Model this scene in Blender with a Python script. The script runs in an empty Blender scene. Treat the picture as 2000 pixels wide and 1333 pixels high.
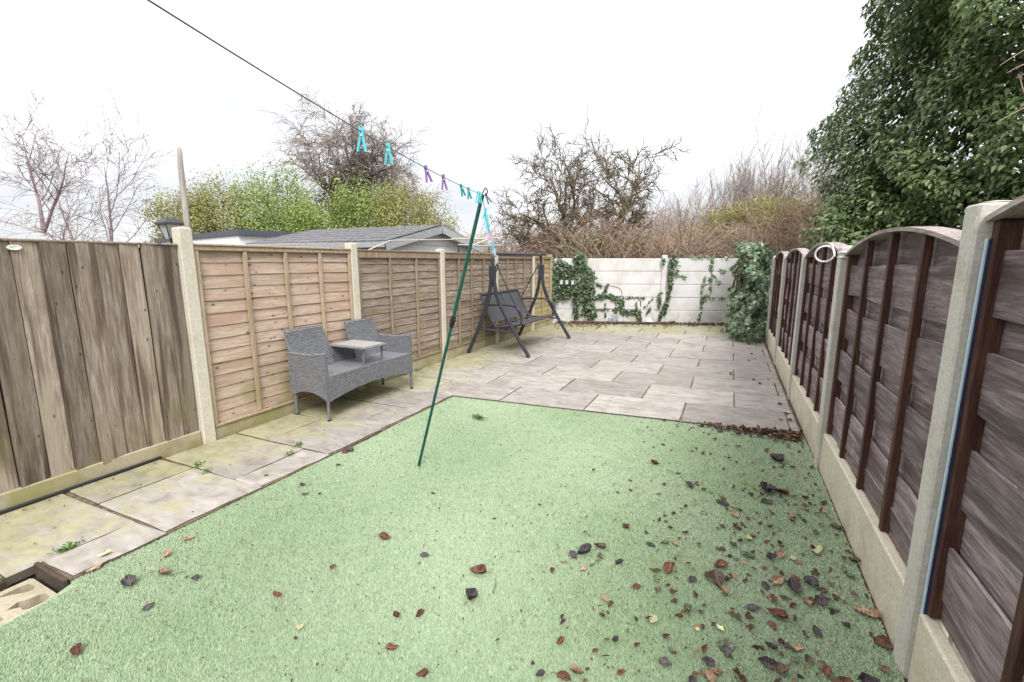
import bpy, bmesh, math, random
import numpy as np
from mathutils import Vector, Matrix
R = math.radians
rng = random.Random(7)
nrg = np.random.default_rng(7)
scene = bpy.context.scene
COL = scene.collection

# ------------------------------------------------------------------ camera
cam_d = bpy.data.cameras.new('camera'); cam = bpy.data.objects.new('camera', cam_d); COL.objects.link(cam)
cam.location = (0, 0, 1.5)
cam.rotation_euler = (R(90 - 9.9), 0, R(25.4))
cam_d.sensor_width = 36; cam_d.lens = 36 * 890 / 2000
cam_d.clip_start = 0.05; cam_d.clip_end = 500
scene.camera = cam

# ------------------------------------------------------------------ sky: bright even overcast
SUN_EL, SUN_AZ = 46, 148            # azimuth: degrees clockwise from +Y towards +X
w = bpy.data.worlds.new('World'); scene.world = w; w.use_nodes = True
nt = w.node_tree; nt.nodes.clear()
def N(tree, t, **k):
    n = tree.nodes.new(t)
    for a, b in k.items(): setattr(n, a, b)
    return n
out = N(nt, 'ShaderNodeOutputWorld'); bg = N(nt, 'ShaderNodeBackground')
sky = N(nt, 'ShaderNodeTexSky', sky_type='NISHITA', sun_disc=False)
sky.sun_elevation = R(SUN_EL); sky.sun_rotation = R(SUN_AZ)
tc = N(nt, 'ShaderNodeTexCoord'); sep = N(nt, 'ShaderNodeSeparateXYZ')
nt.links.new(tc.outputs['Generated'], sep.inputs[0])
# overcast luminance rises towards the zenith as under any closed cloud layer
mr = N(nt, 'ShaderNodeMapRange'); mr.inputs[1].default_value = 0; mr.inputs[2].default_value = 1
mr.inputs[3].default_value = 6.6; mr.inputs[4].default_value = 20.0
nt.links.new(sep.outputs[2], mr.inputs[0])
nz = N(nt, 'ShaderNodeTexNoise'); nz.inputs['Scale'].default_value = 2.2; nz.inputs['Detail'].default_value = 5
mp = N(nt, 'ShaderNodeMapping'); mp.inputs['Scale'].default_value = (1, 1, 3.2)
nt.links.new(tc.outputs['Generated'], mp.inputs[0]); nt.links.new(mp.outputs[0], nz.inputs['Vector'])
rp = N(nt, 'ShaderNodeValToRGB')
rp.color_ramp.elements[0].position = .34; rp.color_ramp.elements[0].color = (.71, .73, .78, 1)
rp.color_ramp.elements[1].position = .62; rp.color_ramp.elements[1].color = (.975, .985, 1, 1)
nt.links.new(nz.outputs[0], rp.inputs[0])
vm = N(nt, 'ShaderNodeVectorMath', operation='SCALE')
nt.links.new(rp.outputs[0], vm.inputs[0]); nt.links.new(mr.outputs[0], vm.inputs['Scale'])
mx = N(nt, 'ShaderNodeMix', data_type='RGBA'); mx.inputs[0].default_value = .92
nt.links.new(sky.outputs[0], mx.inputs[6]); nt.links.new(vm.outputs[0], mx.inputs[7])
nt.links.new(mx.outputs[2], bg.inputs[0]); bg.inputs[1].default_value = .064
nt.links.new(bg.outputs[0], out.inputs[0])

sun_d = bpy.data.lights.new('sun', 'SUN'); sun = bpy.data.objects.new('sun', sun_d); COL.objects.link(sun)
sun_d.energy = 1.5; sun_d.angle = R(24); sun_d.color = (1, .985, .965)
_d = Vector((math.sin(R(SUN_AZ)) * math.cos(R(SUN_EL)), math.cos(R(SUN_AZ)) * math.cos(R(SUN_EL)), math.sin(R(SUN_EL))))
sun.rotation_euler = _d.to_track_quat('Z', 'Y').to_euler(); sun.location = (0, 0, 20)
vs = scene.view_settings
vs.view_transform = 'Standard'; vs.look = 'None'; vs.gamma = 1; vs.use_curve_mapping = False
vs.exposure = 1.18

# ------------------------------------------------------------------ helpers
def wpos(o):
    p = Vector((0, 0, 0))
    while o is not None:
        p = p + o.location; o = o.parent
    return p
def tag(o, label=None, cat=None, group=None, kind=None):
    if label: o['label'] = label
    if cat: o['category'] = cat
    if group: o['group'] = group
    if kind: o['kind'] = kind
    return o
def thing(name, loc, label, cat, group=None):
    o = bpy.data.objects.new(name, None); o.empty_display_size = .1; o.location = loc; COL.objects.link(o)
    return tag(o, label, cat, group)
def link(name, me, parent=None, loc=(0, 0, 0), mat=None):
    o = bpy.data.objects.new(name, me); COL.objects.link(o); o.parent = parent; o.location = loc
    if mat and not me.materials: me.materials.append(mat)
    return o
def smoothed(me, ang=40):
    me.polygons.foreach_set('use_smooth', np.ones(len(me.polygons), bool))
    try: me.set_sharp_from_angle(angle=R(ang))
    except Exception: pass

class MB:
    def __init__(s): s.v = []; s.f = []
    def add(s, vs, fs):
        b = len(s.v); s.v.extend([tuple(p) for p in vs]); s.f.extend([tuple(i + b for i in f) for f in fs]); return s
    def box(s, lo, hi, bev=0.0):
        (x0, y0, z0), (x1, y1, z1) = lo, hi
        if bev <= 0:
            v = [(x, y, z) for x in (x0, x1) for y in (y0, y1) for z in (z0, z1)]
            return s.add(v, [(0, 1, 3, 2), (4, 6, 7, 5), (0, 4, 5, 1), (2, 3, 7, 6), (0, 2, 6, 4), (1, 5, 7, 3)])
        b = min(bev, (x1 - x0) / 2.1, (y1 - y0) / 2.1, (z1 - z0) / 2.1)
        v = []; 
        for z, ins in ((z0, b), (z0 + b, 0), (z1 - b, 0), (z1, b)):
            X0, X1, Y0, Y1 = x0 + ins, x1 - ins, y0 + ins, y1 - ins
            c = b if ins == 0 else b * .5
            v += [(X0 + c, Y0, z), (X1 - c, Y0, z), (X1, Y0 + c, z), (X1, Y1 - c, z), (X1 - c, Y1, z), (X0 + c, Y1, z), (X0, Y1 - c, z), (X0, Y0 + c, z)]
        f = [tuple(range(7, -1, -1)), tuple(range(24, 32))]
        for k in range(3):
            for i in range(8):
                j = (i + 1) % 8; f.append((k * 8 + i, k * 8 + j, k * 8 + 8 + j, k * 8 + 8 + i))
        return s.add(v, f)
    def bar(s, a, b, wd, ht, up=(0, 0, 1)):
        a = Vector(a); b = Vector(b); d = (b - a).normalized(); u = Vector(up)
        sd = d.cross(u)
        if sd.length < 1e-4: sd = d.cross(Vector((1, 0, 0)))
        sd.normalize(); u = sd.cross(d).normalized()
        v = []
        for p in (a, b):
            for i, j in ((-1, -1), (1, -1), (1, 1), (-1, 1)): v.append(p + sd * (i * wd / 2) + u * (j * ht / 2))
        return s.add(v, [(3, 2, 1, 0), (4, 5, 6, 7), (0, 1, 5, 4), (1, 2, 6, 5), (2, 3, 7, 6), (3, 0, 4, 7)])
    def tube(s, pts, rad, n=8, cap=True):
        pts = [Vector(p) for p in pts]; m = len(pts)
        if not hasattr(rad, '__len__'): rad = [rad] * m
        ref = Vector((0.13, 0.27, 1)); v = []; prev = None
        for i, p in enumerate(pts):
            t = (pts[min(i + 1, m - 1)] - pts[max(i - 1, 0)])
            if t.length < 1e-9: t = Vector((0, 0, 1))
            t.normalize()
            if prev is None:
                a = t.cross(ref if abs(t.dot(ref.normalized())) < .95 else Vector((1, 0, 0))).normalized()
            else:
                a = prev - t * prev.dot(t)
                a = a.normalized() if a.length > 1e-6 else t.orthogonal().normalized()
            prev = a; b = t.cross(a)
            for k in range(n):
                an = 2 * math.pi * k / n
                v.append(p + (a * math.cos(an) + b * math.sin(an)) * rad[i])
        f = []
        for i in range(m - 1):
            for k in range(n):
                k2 = (k + 1) % n; f.append((i * n + k, i * n + k2, (i + 1) * n + k2, (i + 1) * n + k))
        if cap: f.append(tuple(range(n - 1, -1, -1))); f.append(tuple((m - 1) * n + k for k in range(n)))
        return s.add(v, f)
    def prism(s, poly, z0, z1):
        n = len(poly); v = [(x, y, z0) for x, y in poly] + [(x, y, z1) for x, y in poly]
        f = [tuple(range(n - 1, -1, -1)), tuple(range(n, 2 * n))] + [(i, (i + 1) % n, n + (i + 1) % n, n + i) for i in range(n)]
        return s.add(v, f)
    def mesh(s, name, off=(0, 0, 0), smooth=False):
        me = bpy.data.meshes.new(name); o = off
        me.from_pydata([(x - o[0], y - o[1], z - o[2]) for x, y, z in s.v], [], s.f); me.update()
        if smooth: smoothed(me, 50)
        return me
    def build(s, name, mat, parent=None, smooth=False, loc=None):
        if parent is not None:
            me = s.mesh(name, tuple(wpos(parent)), smooth); o = link(name, me, parent, mat=mat)
        else:
            l = loc or (0, 0, 0); me = s.mesh(name, l, smooth); o = link(name, me, None, l, mat)
        return o
def npmesh(name, V, F, smooth=False, attr=None):
    """fast mesh: V (n,3), F (m,3)"""
    me = bpy.data.meshes.new(name); V = np.asarray(V, np.float32); F = np.asarray(F, np.int32); k = F.shape[1]
    me.vertices.add(len(V)); me.vertices.foreach_set('co', V.ravel())
    me.loops.add(F.size); me.loops.foreach_set('vertex_index', F.ravel())
    me.polygons.add(len(F)); me.polygons.foreach_set('loop_start', np.arange(0, F.size, k, dtype=np.int32))
    if attr is not None:
        a = me.attributes.new('tint', 'FLOAT', 'POINT'); a.data.foreach_set('value', np.asarray(attr, np.float32))
    me.update(calc_edges=True)
    if smooth: me.polygons.foreach_set('use_smooth', np.ones(len(F), bool))
    return me
def bez(p0, p1, p2, n=8):
    p0, p1, p2 = Vector(p0), Vector(p1), Vector(p2)
    return [(p0 * (1 - t) ** 2 + p1 * (2 * t * (1 - t)) + p2 * t * t) for t in [i / n for i in range(n + 1)]]
def catmull(P, n=6):
    P = [Vector(p) for p in P]; Q = [P[0]] + P + [P[-1]]; o = []
    for i in range(1, len(Q) - 2):
        a, b, c, d = Q[i - 1], Q[i], Q[i + 1], Q[i + 2]
        for k in range(n):
            t = k / n
            o.append(.5 * ((2 * b) + (c - a) * t + (2 * a - 5 * b + 4 * c - d) * t * t + (3 * b - a - 3 * c + d) * t ** 3))
    return o + [P[-1]]

# ------------------------------------------------------------------ materials
class Mat:
    def __init__(s, name, rough=.8, spec=.3):
        s.m = bpy.data.materials.new(name); s.m.use_nodes = True; s.t = s.m.node_tree
        s.b = s.t.nodes['Principled BSDF']; s.b.inputs['Roughness'].default_value = rough
        s.b.inputs['Specular IOR Level'].default_value = spec
    def n(s, t, **k): return N(s.t, t, **k)
    def l(s, a, b): s.t.links.new(a, b)
    def coords(s, scale=(1, 1, 1), randoff=True, world=False):
        if world: src = s.n('ShaderNodeNewGeometry').outputs['Position']
        else: src = s.n('ShaderNodeTexCoord').outputs['Object']
        if randoff and not world:
            oi = s.n('ShaderNodeObjectInfo'); mu = s.n('ShaderNodeMath', operation='MULTIPLY'); mu.inputs[1].default_value = 61.7
            s.l(oi.outputs['Random'], mu.inputs[0]); ad = s.n('ShaderNodeVectorMath', operation='ADD')
            s.l(src, ad.inputs[0]); s.l(mu.outputs[0], ad.inputs[1]); src = ad.outputs[0]
        m = s.n('ShaderNodeMapping'); m.inputs['Scale'].default_value = scale; s.l(src, m.inputs[0]); return m.outputs[0]
    def noise(s, vec, scale=5, detail=4, rough=.55, dist=0):
        n = s.n('ShaderNodeTexNoise'); n.inputs['Scale'].default_value = scale; n.inputs['Detail'].default_value = detail
        n.inputs['Roughness'].default_value = rough; n.inputs['Distortion'].default_value = dist; s.l(vec, n.inputs['Vector']); return n.outputs[0]
    def ramp(s, fac, *stops):
        r = s.n('ShaderNodeValToRGB'); e = r.color_ramp.elements
        while len(e) < len(stops): e.new(.5)
        for q, (p, c) in zip(e, stops): q.position = p; q.color = (*c, 1) if len(c) == 3 else c
        s.l(fac, r.inputs[0]); return r.outputs[0]
    def step(s, fac, a, b, lo=0., hi=1.):
        m = s.n('ShaderNodeMapRange'); m.interpolation_type = 'SMOOTHSTEP'
        for i, q in zip((1, 2, 3, 4), (a, b, lo, hi)): m.inputs[i].default_value = q
        s.l(fac, m.inputs[0]); return m.outputs[0]
    def math(s, op, a, b):
        m = s.n('ShaderNodeMath', operation=op)
        for i, q in enumerate((a, b)):
            if isinstance(q, (int, float)): m.inputs[i].default_value = q
            else: s.l(q, m.inputs[i])
        return m.outputs[0]
    def mix(s, fac, a, b, mode='MIX'):
        m = s.n('ShaderNodeMix', data_type='RGBA', blend_type=mode)
        if isinstance(fac, (int, float)): m.inputs[0].default_value = fac
        else: s.l(fac, m.inputs[0])
        for i, q in ((6, a), (7, b)):
            if isinstance(q, tuple): m.inputs[i].default_value = (*q, 1)
            else: s.l(q, m.inputs[i])
        return m.outputs[2]
    def rand(s): return s.n('ShaderNodeObjectInfo').outputs['Random']
    def sep(s, vec):
        q = s.n('ShaderNodeSeparateXYZ'); s.l(vec, q.inputs[0]); return q.outputs
    def vary(s, col, amt=.25):
        h = s.n('ShaderNodeHueSaturation'); s.l(col, h.inputs['Color'])
        s.l(s.step(s.rand(), 0, 1, 1 - amt, 1 + amt), h.inputs['Value']); return h.outputs[0]
    def bump(s, h, strength=.3, dist=.01):
        b = s.n('ShaderNodeBump'); b.inputs['Strength'].default_value = strength; b.inputs['Distance'].default_value = dist
        s.l(h, b.inputs['Height']); s.l(b.outputs[0], s.b.inputs['Normal'])
    def col(s, c):
        if isinstance(c, tuple): s.b.inputs['Base Color'].default_value = (*c, 1)
        else: s.l(c, s.b.inputs['Base Color'])
        return s.m
def plain(name, c, rough=.6, spec=.4, metal=0, amt=.12, sc=20):
    m = Mat(name, rough, spec); m.b.inputs['Metallic'].default_value = metal
    v = m.noise(m.coords(), sc, 4)
    return m.col(m.mix(m.step(v, .3, .7), tuple(x * (1 - amt) for x in c), tuple(min(1, x * (1 + amt)) for x in c)))

def wood(name, dark, mid, light, along='Y', knots=.0, stain=None, green=0, vary=.18, gz=(0, .9), grain=1., rough=.85, blotch=None):
    m = Mat(name, rough, .2)
    L, S = 1.5, 17
    sc = {'Y': (S, L, S), 'Z': (S, S, L), 'X': (L, S, S)}[along]
    v = m.coords(sc); g = m.noise(v, 2.2 * grain, 7, .62, .4)
    c = m.ramp(g, (.28, dark), (.5, mid), (.72, light))
    fs = {'Y': (75, 5, 75), 'Z': (75, 75, 5), 'X': (5, 75, 75)}[along]
    g2 = m.noise(m.coords(fs), 1.7, 5, .7)
    c = m.mix(m.step(g2, .44, .62, 0, .5), c, tuple(x * .72 for x in dark))
    c = m.mix(m.step(g2, .42, .28, 0, .35), c, tuple(min(.8, x * 1.15) for x in light))
    sc2 = {'Y': (3, .8, 3), 'Z': (4, 4, .45), 'X': (.8, 3, 3)}[along]
    b = m.noise(m.coords(sc2), 2.0, 3)
    if blotch: c = m.mix(m.step(b, .5, .72), c, blotch)
    if stain:
        q = m.noise(m.coords({'Y': (5, .5, 5), 'Z': (7, 7, .35), 'X': (.5, 5, 5)}[along]), 1.6, 3)
        c = m.mix(m.step(q, .54, .64, 0, .75), c, stain)
    if knots > 0:
        vo = m.n('ShaderNodeTexVoronoi'); vo.inputs['Scale'].default_value = 1
        kc = {'Y': (9, 7.0, 13), 'Z': (13, 13, 6.0), 'X': (7.0, 9, 13)}[along]
        m.l(m.coords(kc), vo.inputs['Vector'])
        c = m.mix(m.step(vo.outputs['Distance'], knots, knots * 1.7, .85, 0), c, tuple(x * .3 for x in dark))
    c = m.vary(c, vary)
    if green:
        p = m.coords(world=True); z = m.sep(p)[2]
        gm = m.math('MULTIPLY', m.step(z, gz[0], gz[1], 1, 0), m.step(m.noise(p, 3.5, 4), .38, .62))
        c = m.mix(m.math('MULTIPLY', gm, green), c, (.22, .21, .055))
    m.bump(m.math('ADD', g, m.math('ADD', m.math('MULTIPLY', g2, .7), m.math('MULTIPLY', b, .3))), .55, .006)
    return m.col(c)
def concrete(name, base, green=.4, dirt=.5, gz=.35, bump=.25):
    m = Mat(name, .9, .2); p = m.coords(world=True)
    n1 = m.noise(p, 60, 5, .7); n2 = m.noise(p, 5, 5)
    c = m.ramp(n1, (.3, tuple(x * .75 for x in base)), (.6, base), (.8, tuple(min(.9, x * 1.15) for x in base)))
    c = m.mix(m.step(n2, .5, .75, 0, dirt), c, tuple(x * y for x, y in zip(base, (.55, .5, .42))))
    z = m.sep(p)[2]
    gm = m.math('MULTIPLY', m.step(z, .02, gz, 1, .12), m.step(m.noise(p, 4.2, 4), .42, .66))
    c = m.mix(m.math('MULTIPLY', gm, green), c, (.24, .23, .06))
    vo = m.n('ShaderNodeTexVoronoi'); vo.inputs['Scale'].default_value = 55; m.l(p, vo.inputs['Vector'])
    c = m.mix(m.step(vo.outputs['Distance'], .08, .16, .6, 0), c, tuple(x * .4 for x in base))
    m.bump(m.math('ADD', n1, m.math('MULTIPLY', n2, .6)), bump, .006)
    return m.col(c)

M = {}
M['new_lap'] = wood('new_lap_wood', (.40, .275, .195), (.52, .395, .305), (.60, .495, .41), 'Y', .095, None, .7, .05, (.05, .8), 1., .8, (.44, .29, .21))
M['new_batten'] = wood('new_batten_wood', (.36, .265, .165), (.46, .355, .245), (.56, .46, .34), 'Z', 0, None, .4, .1, (.1, .9))
M['old_lap'] = wood('old_lap_wood', (.19, .145, .105), (.33, .265, .205), (.47, .40, .325), 'Y', .05, (.20, .145, .095), .4, .10, (.0, .6))
M['old_batten'] = wood('old_batten_wood', (.20, .14, .09), (.30, .225, .155), (.40, .32, .23), 'Z', 0, None, .35, .12, (.1, .9))
M['end_lap'] = wood('end_lap_wood', (.33, .25, .13), (.44, .345, .20), (.53, .44, .28), 'Y', .09, None, .4, .12, (.1, .9))
M['close_board'] = wood('weathered_board_wood', (.17, .125, .092), (.305, .248, .195), (.44, .385, .32), 'Z', .055, (.075, .05, .037), .25, .3, (0., 1.1), 1., .85, (.31, .265, .205))
M['brown_board'] = wood('dark_stained_board', (.095, .066, .068), (.225, .172, .178), (.39, .322, .33), 'Y', .045, (.07, .045, .042), 0, .24, rough=.5)
M['brown_batten'] = wood('dark_stained_batten', (.04, .017, .013), (.075, .034, .025), (.12, .06, .045), 'Z', 0, None, 0, .1, rough=.5)
M['raw_edge'] = wood('raw_waney_edge', (.16, .12, .11), (.36, .30, .28), (.52, .45, .42), 'Y', 0, (.13, .09, .08))
M['cap_wood'] = wood('pale_worn_cap_wood', (.22, .17, .155), (.38, .32, .30), (.5, .44, .41), 'Y', 0, None, 0, .1)
M['grey_pole'] = wood('grey_pole_wood', (.25, .23, .2), (.36, .33, .29), (.46, .43, .38), 'Z', 0)
M['post'] = concrete('post_concrete', (.64, .59, .48), .35, .3, .4)
M['post_r'] = concrete('aged_post_concrete', (.56, .53, .47), .3, .5, .6, .5)
M['gravel'] = concrete('gravel_board_concrete', (.44, .385, .27), .7, .55, .25)
M['gravel_r'] = concrete('cream_gravel_board', (.63, .57, .44), .3, .4, .22)
M['block'] = concrete('hollow_block_concrete', (.44, .385, .28), .1, .3, .2)
M['soil'] = plain('soil', (.085, .058, .04), .95, .1, 0, .45, 30)

def paving(name):
    m = Mat(name, .85, .25); p = m.coords(world=True); po = m.coords((1.7, 3.4, 1))
    n1 = m.noise(p, 9, 8, .7); n2 = m.noise(p, 90, 4, .7); n3 = m.noise(po, 3.2, 6, .65, .6)
    c = m.ramp(n3, (.3, (.225, .197, .172)), (.5, (.325, .293, .260)), (.7, (.405, .37, .332)))
    c = m.mix(m.step(n1, .52, .72, 0, .45), c, (.25, .205, .17))
    c = m.vary(c, .13)
    c = m.mix(m.step(m.noise(p, 2.1, 6, .6), .5, .68, 0, .45), c, (.20, .168, .138))
    x, y, z = m.sep(p)
    big = m.noise(p, 1.1, 4, .6); fine = m.noise(p, 6.5, 5, .65)
    left = m.step(x, -3.9, -1.9, .95, 0); far = m.step(m.math('SUBTRACT', y, m.math('MULTIPLY', x, .3)), 9.2, 10.6, 0, .8)
    k = m.math('MAXIMUM', left, far)
    k = m.math('ADD', m.math('MULTIPLY', k, .62), m.math('MULTIPLY', big, .75))
    g = m.step(m.math('ADD', k, m.math('MULTIPLY', fine, .75)), 1.07, 1.32, 0, .55)
    c = m.mix(g, c, m.mix(m.step(fine, .4, .6), (.27, .255, .075), (.40, .375, .17)))
    c = m.mix(m.step(n2, .62, .75, 0, .35), c, (.18, .15, .13))
    m.bump(m.math('ADD', m.math('MULTIPLY', n3, 1.2), m.math('ADD', n1, m.math('MULTIPLY', n2, .25))), .5, .008)
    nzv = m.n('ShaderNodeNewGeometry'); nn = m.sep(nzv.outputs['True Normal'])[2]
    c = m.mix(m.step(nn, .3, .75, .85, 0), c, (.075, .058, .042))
    return m.col(c)
M['slab'] = paving('riven_paving_stone')
M['joint'] = plain('sandy_joint', (.15, .115, .08), .95, .1, 0, .4, 25)

# ------------------------------------------------------------------ ground
g = MB(); gx, gy, gz0 = [-150, -3.068, -2.655, 150], [-60, .33, .862, 260], -.035      # one sheet with the small pit that holds the hollow block
g.add([(x, y, gz0) for y in gy for x in gx], [(j * 4 + i, j * 4 + i + 1, j * 4 + i + 5, j * 4 + i + 4) for j in range(3) for i in range(3) if (i, j) != (1, 1)])
pit = [(gx[1], gy[1]), (gx[2], gy[1]), (gx[2], gy[2]), (gx[1], gy[2])]
g.add([(x, y, gz0) for x, y in pit] + [(x, y, -.34) for x, y in pit], [(0, 1, 5, 4), (1, 2, 6, 5), (2, 3, 7, 6), (3, 0, 4, 7), (4, 5, 6, 7)])
tag(g.build('ground', M['soil']), 'dark soil ground under and beyond the garden', 'ground', kind='structure')

WALL0 = Vector((-3.93, 10.85, 0)); WU = Vector((4.11, 1.45, 0)).normalized(); WN = Vector((WU.y, -WU.x, 0))
def wallpt(u, z, off=0.): return WALL0 + WU * u + WN * off + Vector((0, 0, z))
def row(k, x): return 4.37 + .625 * k + .09 * (x + 1.28)
def wally(x): return 10.85 + .353 * (x + 3.93)

bed = MB().prism([(-3.88, row(0, -3.88) + .01), (.68, row(0, .68) + .01), (.68, wally(.68) - .02), (-3.88, wally(-3.88) - .02)], -.10, -.011)
patio = tag(bed.build('patio', M['joint']), 'patio of large riven grey paving slabs', 'patio', kind='structure')
bed = MB().prism([(-3.88, -.6), (-3.07, -.6), (-3.07, .86), (-2.77, .86), (-2.76, 1.9), (-2.76, row(0, -2.76)), (-3.88, row(0, -3.88))], -.10, -.011)
path = tag(bed.build('path', M['joint']), 'narrow slab path along the left fence', 'path', kind='structure')

def slab(poly, parent, seed, rough_edges=()):
    """one stone: jittered outline, chamfered, slightly tilted"""
    r = random.Random(seed); cx = sum(p[0] for p in poly) / len(poly); cy = sum(p[1] for p in poly) / len(poly)
    pts = []
    for i, (x, y) in enumerate(poly):
        x2, y2 = poly[(i + 1) % len(poly)]; n = 5; a = .013 if i in rough_edges else .0032
        for k in range(n):
            t = k / n; j = a if k else .004
            pts.append((x + (x2 - x) * t + r.uniform(-j, j), y + (y2 - y) * t + r.uniform(-j, j)))
    tx, ty, h = r.uniform(-.005, .005), r.uniform(-.005, .005), r.uniform(-.002, .003)
    def ins(p, d):
        vx, vy = cx - p[0], cy - p[1]; L = math.hypot(vx, vy); return (p[0] + vx / L * d, p[1] + vy / L * d)
    def zt(p): return h + (p[0] - cx) * tx + (p[1] - cy) * ty
    n = len(pts); v = []
    for p in pts: q = ins(p, .007); v.append((q[0], q[1], -.05))
    for p in pts: q = ins(p, .007); v.append((q[0], q[1], zt(q) - .006))
    for p in pts: q = ins(p, .016 + r.uniform(0, .004)); v.append((q[0], q[1], zt(q)))
    f = [tuple(range(2 * n, 3 * n))]
    for k in range(2):
        for i in range(n): j = (i + 1) % n; f.append((k * n + i, k * n + j, (k + 1) * n + j, (k + 1) * n + i))
    return MB().add(v, f).build('paving_slab', M['slab'], parent, smooth=False)
sd = 100
for k in range(0, 13):
    off = -2.2 if k % 2 == 0 else -2.66
    xs = sorted([-3.87] + [off + .933 * j for j in range(-2, 4) if -3.75 < off + .933 * j < .63] + [.665])
    if k % 2 == 0: xs = sorted(set(xs + [.6])) if .6 not in xs else xs
    for a, b in zip(xs[:-1], xs[1:]):
        if b - a < .04: continue
        y00, y10, y11, y01 = row(k, a), row(k, b), row(k + 1, b), row(k + 1, a)
        lim = min(wally(a), wally(b)) - .06
        if y00 > lim or y10 > lim: continue
        y11 = min(y11, wally(b) - .06); y01 = min(y01, wally(a) - .06)
        if y11 - y10 < .08: continue
        sd += 1; slab([(a, y00), (b, y10), (b, y11), (a, y01)], patio, sd)
PR = [(-.6, .02, None), (.02, .73, None), (.73, 1.27, -3.05), (1.27, 1.85, -3.49), (1.85, 2.44, -3.03), (2.44, 3.03, -3.48), (3.03, 3.64, -3.09), (3.64, None, -3.45)]
for y0, y1, xm in PR:
    sd += 1
    if xm is None:
        slab([(-3.87, y0), (-3.07, y0), (-3.07, y1), (-3.87, y1)], path, sd); continue
    e0 = row(0, -3.6) if y1 is None else y1; e1 = row(0, -2.78) if y1 is None else y1 + .02
    slab([(-3.87, y0), (xm, y0), (xm, e0), (-3.87, e0 - .02)], path, sd); sd += 1
    yb = .86 if xm == -3.05 else y0
    slab([(xm, yb), (-2.775, yb + .01), (-2.755, e1), (xm, e0)], path, sd, rough_edges=(1,))

# ------------------------------------------------------------------ artificial lawn
def lawn_left(y): return -2.765 + .012 * math.sin(y * 5.1) + .016 * math.sin(y * 2.3 + 1) + (.065 if y < .86 else 0)
poly = [(lawn_left(y), y) for y in np.linspace(4.25, -.6, 30)] + [(.69, -.6), (.69, row(0, .69))]
poly = [(x, min(y, row(0, x) + .004)) for x, y in poly][::-1]
m = Mat('artificial_turf_backing', .9, .1); p = m.coords(world=True)
c = m.ramp(m.noise(p, 140, 4, .8), (.3, (.17, .24, .12)), (.55, (.30, .38, .24)), (.75, (.42, .49, .36)))
M['turf'] = m.col(c)
lawn = MB().prism(poly, -.10, -.026).build('artificial_lawn', M['turf'])
tag(lawn, 'pale green artificial lawn scattered with fallen leaves', 'lawn', kind='structure')
m = Mat('artificial_turf_blades', .55, .3)
at = m.n('ShaderNodeAttribute'); at.attribute_name = 'tint'
c = m.ramp(at.outputs['Fac'], (0, (.13, .21, .08)), (.35, (.27, .36, .20)), (.75, (.405, .485, .325)), (1, (.58, .64, .48)))
p = m.coords(world=True)
c = m.mix(m.step(m.noise(p, 1.3, 4), .35, .7, 0, .35), c, (.40, .465, .33))
c = m.mix(m.step(m.noise(p, 7, 5), .52, .75, 0, .35), c, (.20, .28, .12))
M['blade'] = m.col(c)
def blades(n):
    y = -.35 + (4.62 + .35) * nrg.random(n) ** 1.35; x = -2.80 + 3.5 * nrg.random(n)
    ll = -2.765 + .012 * np.sin(y * 5.1) + .016 * np.sin(y * 2.3 + 1) + np.where(y < .86, .065, 0)
    ok = (x > ll + .003) & (x < .69) & (y < 4.37 + .09 * (x + 1.28) + .006)
    x, y = x[ok], y[ok]; n = len(x)
    L = .008 + .006 * nrg.random(n); w_ = .0009 + .0008 * nrg.random(n) + .0007 * y.clip(0, 4)
    # pile flattened in drifting directions
    drift = 2.0 + .35 * np.sin(x * 1.1 + y * .6)
    a = drift + nrg.normal(0, 1.15, n); lean = .35 + .5 * nrg.random(n)
    dx, dy = np.cos(a) * lean * L, np.sin(a) * lean * L
    px, py = -np.sin(a) * w_, np.cos(a) * w_
    z0 = np.full(n, -.026)
    V = np.empty((n, 3, 3)); V[:, 0] = np.c_[x - px, y - py, z0]; V[:, 1] = np.c_[x + px, y + py, z0]
    V[:, 2] = np.c_[x + dx, y + dy, z0 + L * np.sqrt(1 - (lean * .8) ** 2)]
    t = np.clip(nrg.normal(.52, .13, n) + .12 * np.sin(x * 3.1 + y * 1.3) * np.sin(y * 2.2 - x * .7), 0, 1)
    return V.reshape(-1, 3), np.arange(3 * n).reshape(-1, 3), np.repeat(t, 3)
V, F, T = blades(1150000)
o = link('artificial_grass_pile', npmesh('artificial_grass_pile', V, F, attr=T), None, mat=M['blade'])
tag(o, 'short pale green pile of the artificial lawn', 'artificial grass', kind='stuff')

# ------------------------------------------------------------------ fence kit
def lap_board(w, h, th, wave, seed, s, n=9):
    """overlapping board, face towards s*X, lower edge proud and wavy"""
    r = random.Random(seed); ph = [r.uniform(0, 6.3) for _ in range(4)]; v = []
    for i in range(n):
        y = w * i / (n - 1) - w / 2
        zb = wave * (.6 * math.sin(y * 3.1 + ph[0]) + .5 * math.sin(y * 8.3 + ph[1]) + .35 * r.uniform(-1, 1))
        zt = h + wave * .3 * math.sin(y * 4 + ph[2]); bow = .003 * math.sin(y * 2.7 + ph[3])
        v += [(s * (.016 + th + bow), y, zb), (s * .016, y, zb), (s * .003, y, zt), (s * (.003 + th + bow * .3), y, zt)]
    f = [(0, 1, 2, 3), (4 * n - 1, 4 * n - 2, 4 * n - 3, 4 * n - 4)]
    for i in range(n - 1):
        a, b = 4 * i, 4 * i + 4
        for k in range(4): j = (k + 1) % 4; f.append((a + k, b + k, b + j, a + j))
    if s < 0: f = [q[::-1] for q in f]
    me = bpy.data.meshes.new('board'); me.from_pydata(v, [], f); me.update(); return me
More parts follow.
